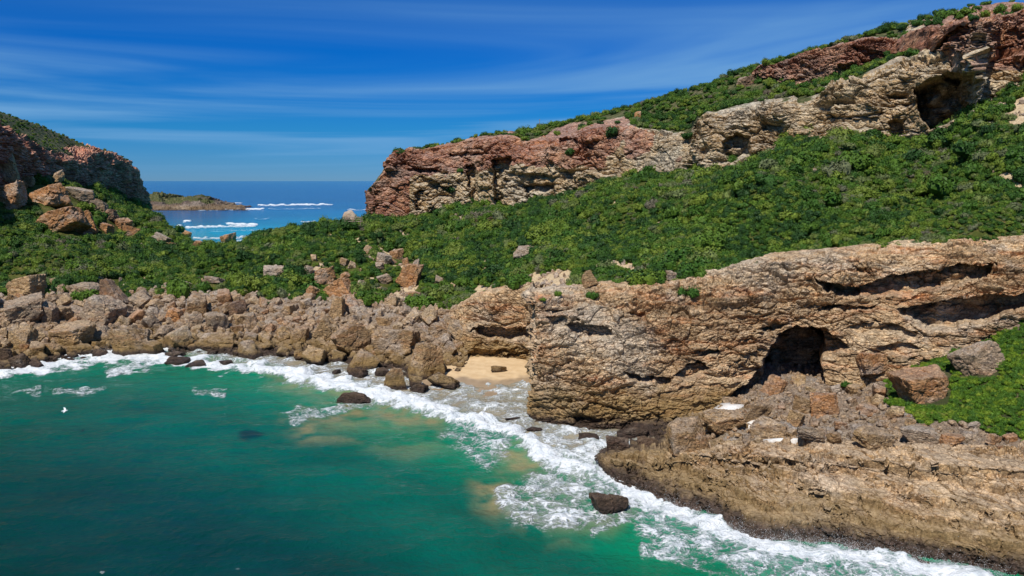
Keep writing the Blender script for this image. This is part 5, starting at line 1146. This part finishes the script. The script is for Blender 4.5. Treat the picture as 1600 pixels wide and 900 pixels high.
put_shrub(1322, 603, 9, "bright green tuft beside the cave mouth", CF, 1)
for x, y, r, l in ((279, 462, 24, "round green bush sitting on top of the stony beach"), (137, 468, 16, "bush growing under the low dark grey boulder"), (318, 455, 14, "bush beside the dark flat stone above the beach"), (375, 452, 16, "bush over the dark hollow boulder"), (480, 462, 22, "wide bush at the shrub edge beside the orange wedge"), (585, 475, 16, "bush where the heap runs up into the slope"), (690, 470, 18, "bush above the end of the heap near the back cliff"), (233, 452, 12, "bush beside small stones above the heap"), (660, 470, 12, "bush beside the flat rust coloured stone")):
    put_shrub(x, y, r, l, BB, random.randrange(8))
# ridge skyline shrubs, from the sea end up to the top
sky_sh = [(622, 240, 5, "low bush on the sea end of the red cliff"), (676, 229, 5, "dark tuft on the red cliff edge"), (820, 210, 11, "bush cluster where cliff and green ridge meet"), (835, 208, 9, "dark bush beside the thin post"), (865, 196, 10, "bush topping the first rise of the ridge"), (905, 188, 8, "small dark bush on the low ridge"), (930, 183, 7, "pointed bush on the low ridge"), (1050, 150, 8, "bush on the middle ridge"), (1100, 134, 9, "rounded bush on the middle ridge"), (1150, 115, 10, "bush just above the jutting dark rock"), (1196, 102, 9, "bush at the start of the rocky crest"), (1306, 70, 4, "single dark bush perched on the rocky crest"), (1336, 62, 10, "dark bush above the rocky crest hollow"), (1362, 55, 9, "low bush following the perched one"), (1388, 48, 12, "wide bush on the rocky crest"), (1412, 46, 8, "small bush between two wide crest bushes"), (1432, 40, 14, "dome shaped bush on the upper crest"), (1460, 38, 11, "dark bush after the dome shaped one"), (1476, 29, 12, "rounded bush higher on the crest"), (1505, 25, 14, "large bush near the top of the crest"), (1522, 30, 9, "bush growing on the crest rocks"), (1562, 20, 13, "flat bush at the top of the crest"), (1590, 17, 9, "last bush where the crest leaves the picture")]
for i, (x, y, r, l) in enumerate(sky_sh):
    g = None
    for dy in range(0, 16):
        g = hit(x, y + dy)
        if g is not None and g.y < 400: break
    if g is not None and g.y < 400: put_shrub(x, y, r, l, SK, i, on=g)

# ------------------------------------------------------------------ small built things
M_WOOD, _nt, _bs = new_mat("weathered_timber"); _b = NB(_nt)
_b.put(_bs.inputs["Base Color"], _b.ramp(_b.noise(_b.vmul(_b.pos(), (6, 1, 1)), 2, 5), [(0.3, (0.16, 0.11, 0.08)), (0.7, (0.36, 0.28, 0.22))])); _bs.inputs["Roughness"].default_value = 0.85
def box_bm(bm, c, s):
    r = bmesh.ops.create_cube(bm, size=1.0); bmesh.ops.scale(bm, vec=s, verts=r['verts']); bmesh.ops.translate(bm, vec=c, verts=r['verts'])
def part(name, boxes, mat, parent, bev=0.02):
    bm = bmesh.new()
    for c, s in boxes: box_bm(bm, c, s)
    bmesh.ops.bevel(bm, geom=bm.edges[:], offset=bev, segments=1, affect='EDGES')
    me = bpy.data.meshes.new(name); bm.to_mesh(me); bm.free(); me.materials.append(mat)
    return link(name, me, parent)
g = hit(555, 354)
if g:
    dk = bpy.data.objects.new("viewing_deck", None); COL.objects.link(dk); dk.location = (g.x, g.y - 2.0, g.z + 1.0)
    tag(dk, "small weathered wooden viewing deck with railing on the saddle crest", "deck")
    part("deck_boards", [((i * 0.34 - 2.2, 0, 0.55), (0.3, 2.6, 0.07)) for i in range(14)], M_WOOD, dk)
    for x in (-2.1, 0.0, 2.1):
        part("post", [((x, -1.25, 0.6), (0.14, 0.14, 2.2))], M_WOOD, dk); part("post", [((x, 1.25, 0.6), (0.14, 0.14, 2.2))], M_WOOD, dk)
    part("rail", [((0, -1.25, 1.66), (4.5, 0.12, 0.1)), ((0, 1.25, 1.66), (4.5, 0.12, 0.1))], M_WOOD, dk)
    part("rail", [((0, -1.25, 1.15), (4.5, 0.08, 0.08)), ((0, 1.25, 1.15), (4.5, 0.08, 0.08))], M_WOOD, dk)
g = None
for dy in range(0, 20):
    g = hit(843, 198 + dy)
    if g is not None and g.y < 400: break
if g is not None and g.y < 400:
    pr = bpy.data.objects.new("marker_post", None); COL.objects.link(pr); pr.location = (g.x, g.y, g.z)
    tag(pr, "thin dark marker post standing on the ridge skyline", "post")
    bm = bmesh.new(); bmesh.ops.create_cone(bm, cap_ends=True, segments=8, radius1=0.11, radius2=0.07, depth=3.4); bmesh.ops.translate(bm, vec=(0, 0, 1.4), verts=bm.verts)
    me = bpy.data.meshes.new("pole"); bm.to_mesh(me); bm.free(); me.materials.append(M_WOOD); link("pole", me, pr)
    part("cap", [((0, 0, 3.1), (0.34, 0.2, 0.2))], M_WOOD, pr)

# a gull over the green water
M_GULL, _nt, _bs = new_mat("white_feathers"); _b = NB(_nt)
_b.put(_bs.inputs["Base Color"], _b.ramp(_b.noise(_b.pos(), 3, 4), [(0.35, (0.62, 0.63, 0.65)), (0.6, (0.85, 0.85, 0.85))])); _bs.inputs["Roughness"].default_value = 0.7
bm = bmesh.new()
vs = {}
def skin(pts, edges, radii, name, mat, loc, rot):
    me = bpy.data.meshes.new(name); me.from_pydata(pts, edges, []); o = link(name, me, None, loc); o.rotation_euler = rot
    sk = o.modifiers.new("skin", 'SKIN'); sv = me.skin_vertices[0].data
    for v, r_ in zip(sv, radii): v.radius = r_
    sv[0].use_root = True
    ss = o.modifiers.new("sub", 'SUBSURF'); ss.levels = 2; ss.render_levels = 2
    me.materials.append(mat); return o
bm.free()
gl = W(101, 642, 92)
o = skin([(0, 0, 0), (0.22, 0, 0.03), (0.34, 0, 0.06), (-0.2, 0, 0.0), (-0.36, 0, -0.01), (0.05, 0.22, 0.09), (-0.02, 0.48, 0.16), (-0.12, 0.74, 0.1), (0.05, -0.22, 0.09), (-0.02, -0.48, 0.16), (-0.12, -0.74, 0.1)],
         [(0, 1), (1, 2), (0, 3), (3, 4), (0, 5), (5, 6), (6, 7), (0, 8), (8, 9), (9, 10)], [(0.1, 0.09), (0.07, 0.07), (0.04, 0.04), (0.07, 0.06), (0.07, 0.015), (0.12, 0.025), (0.09, 0.018), (0.03, 0.01), (0.12, 0.025), (0.09, 0.018), (0.03, 0.01)], "seagull", M_GULL, gl, (0.2, 0.05, 0.5))
tag(o, "white gull gliding low over the green water", "bird")
print("boulder fill", n_fill, "things", len(bpy.data.objects))
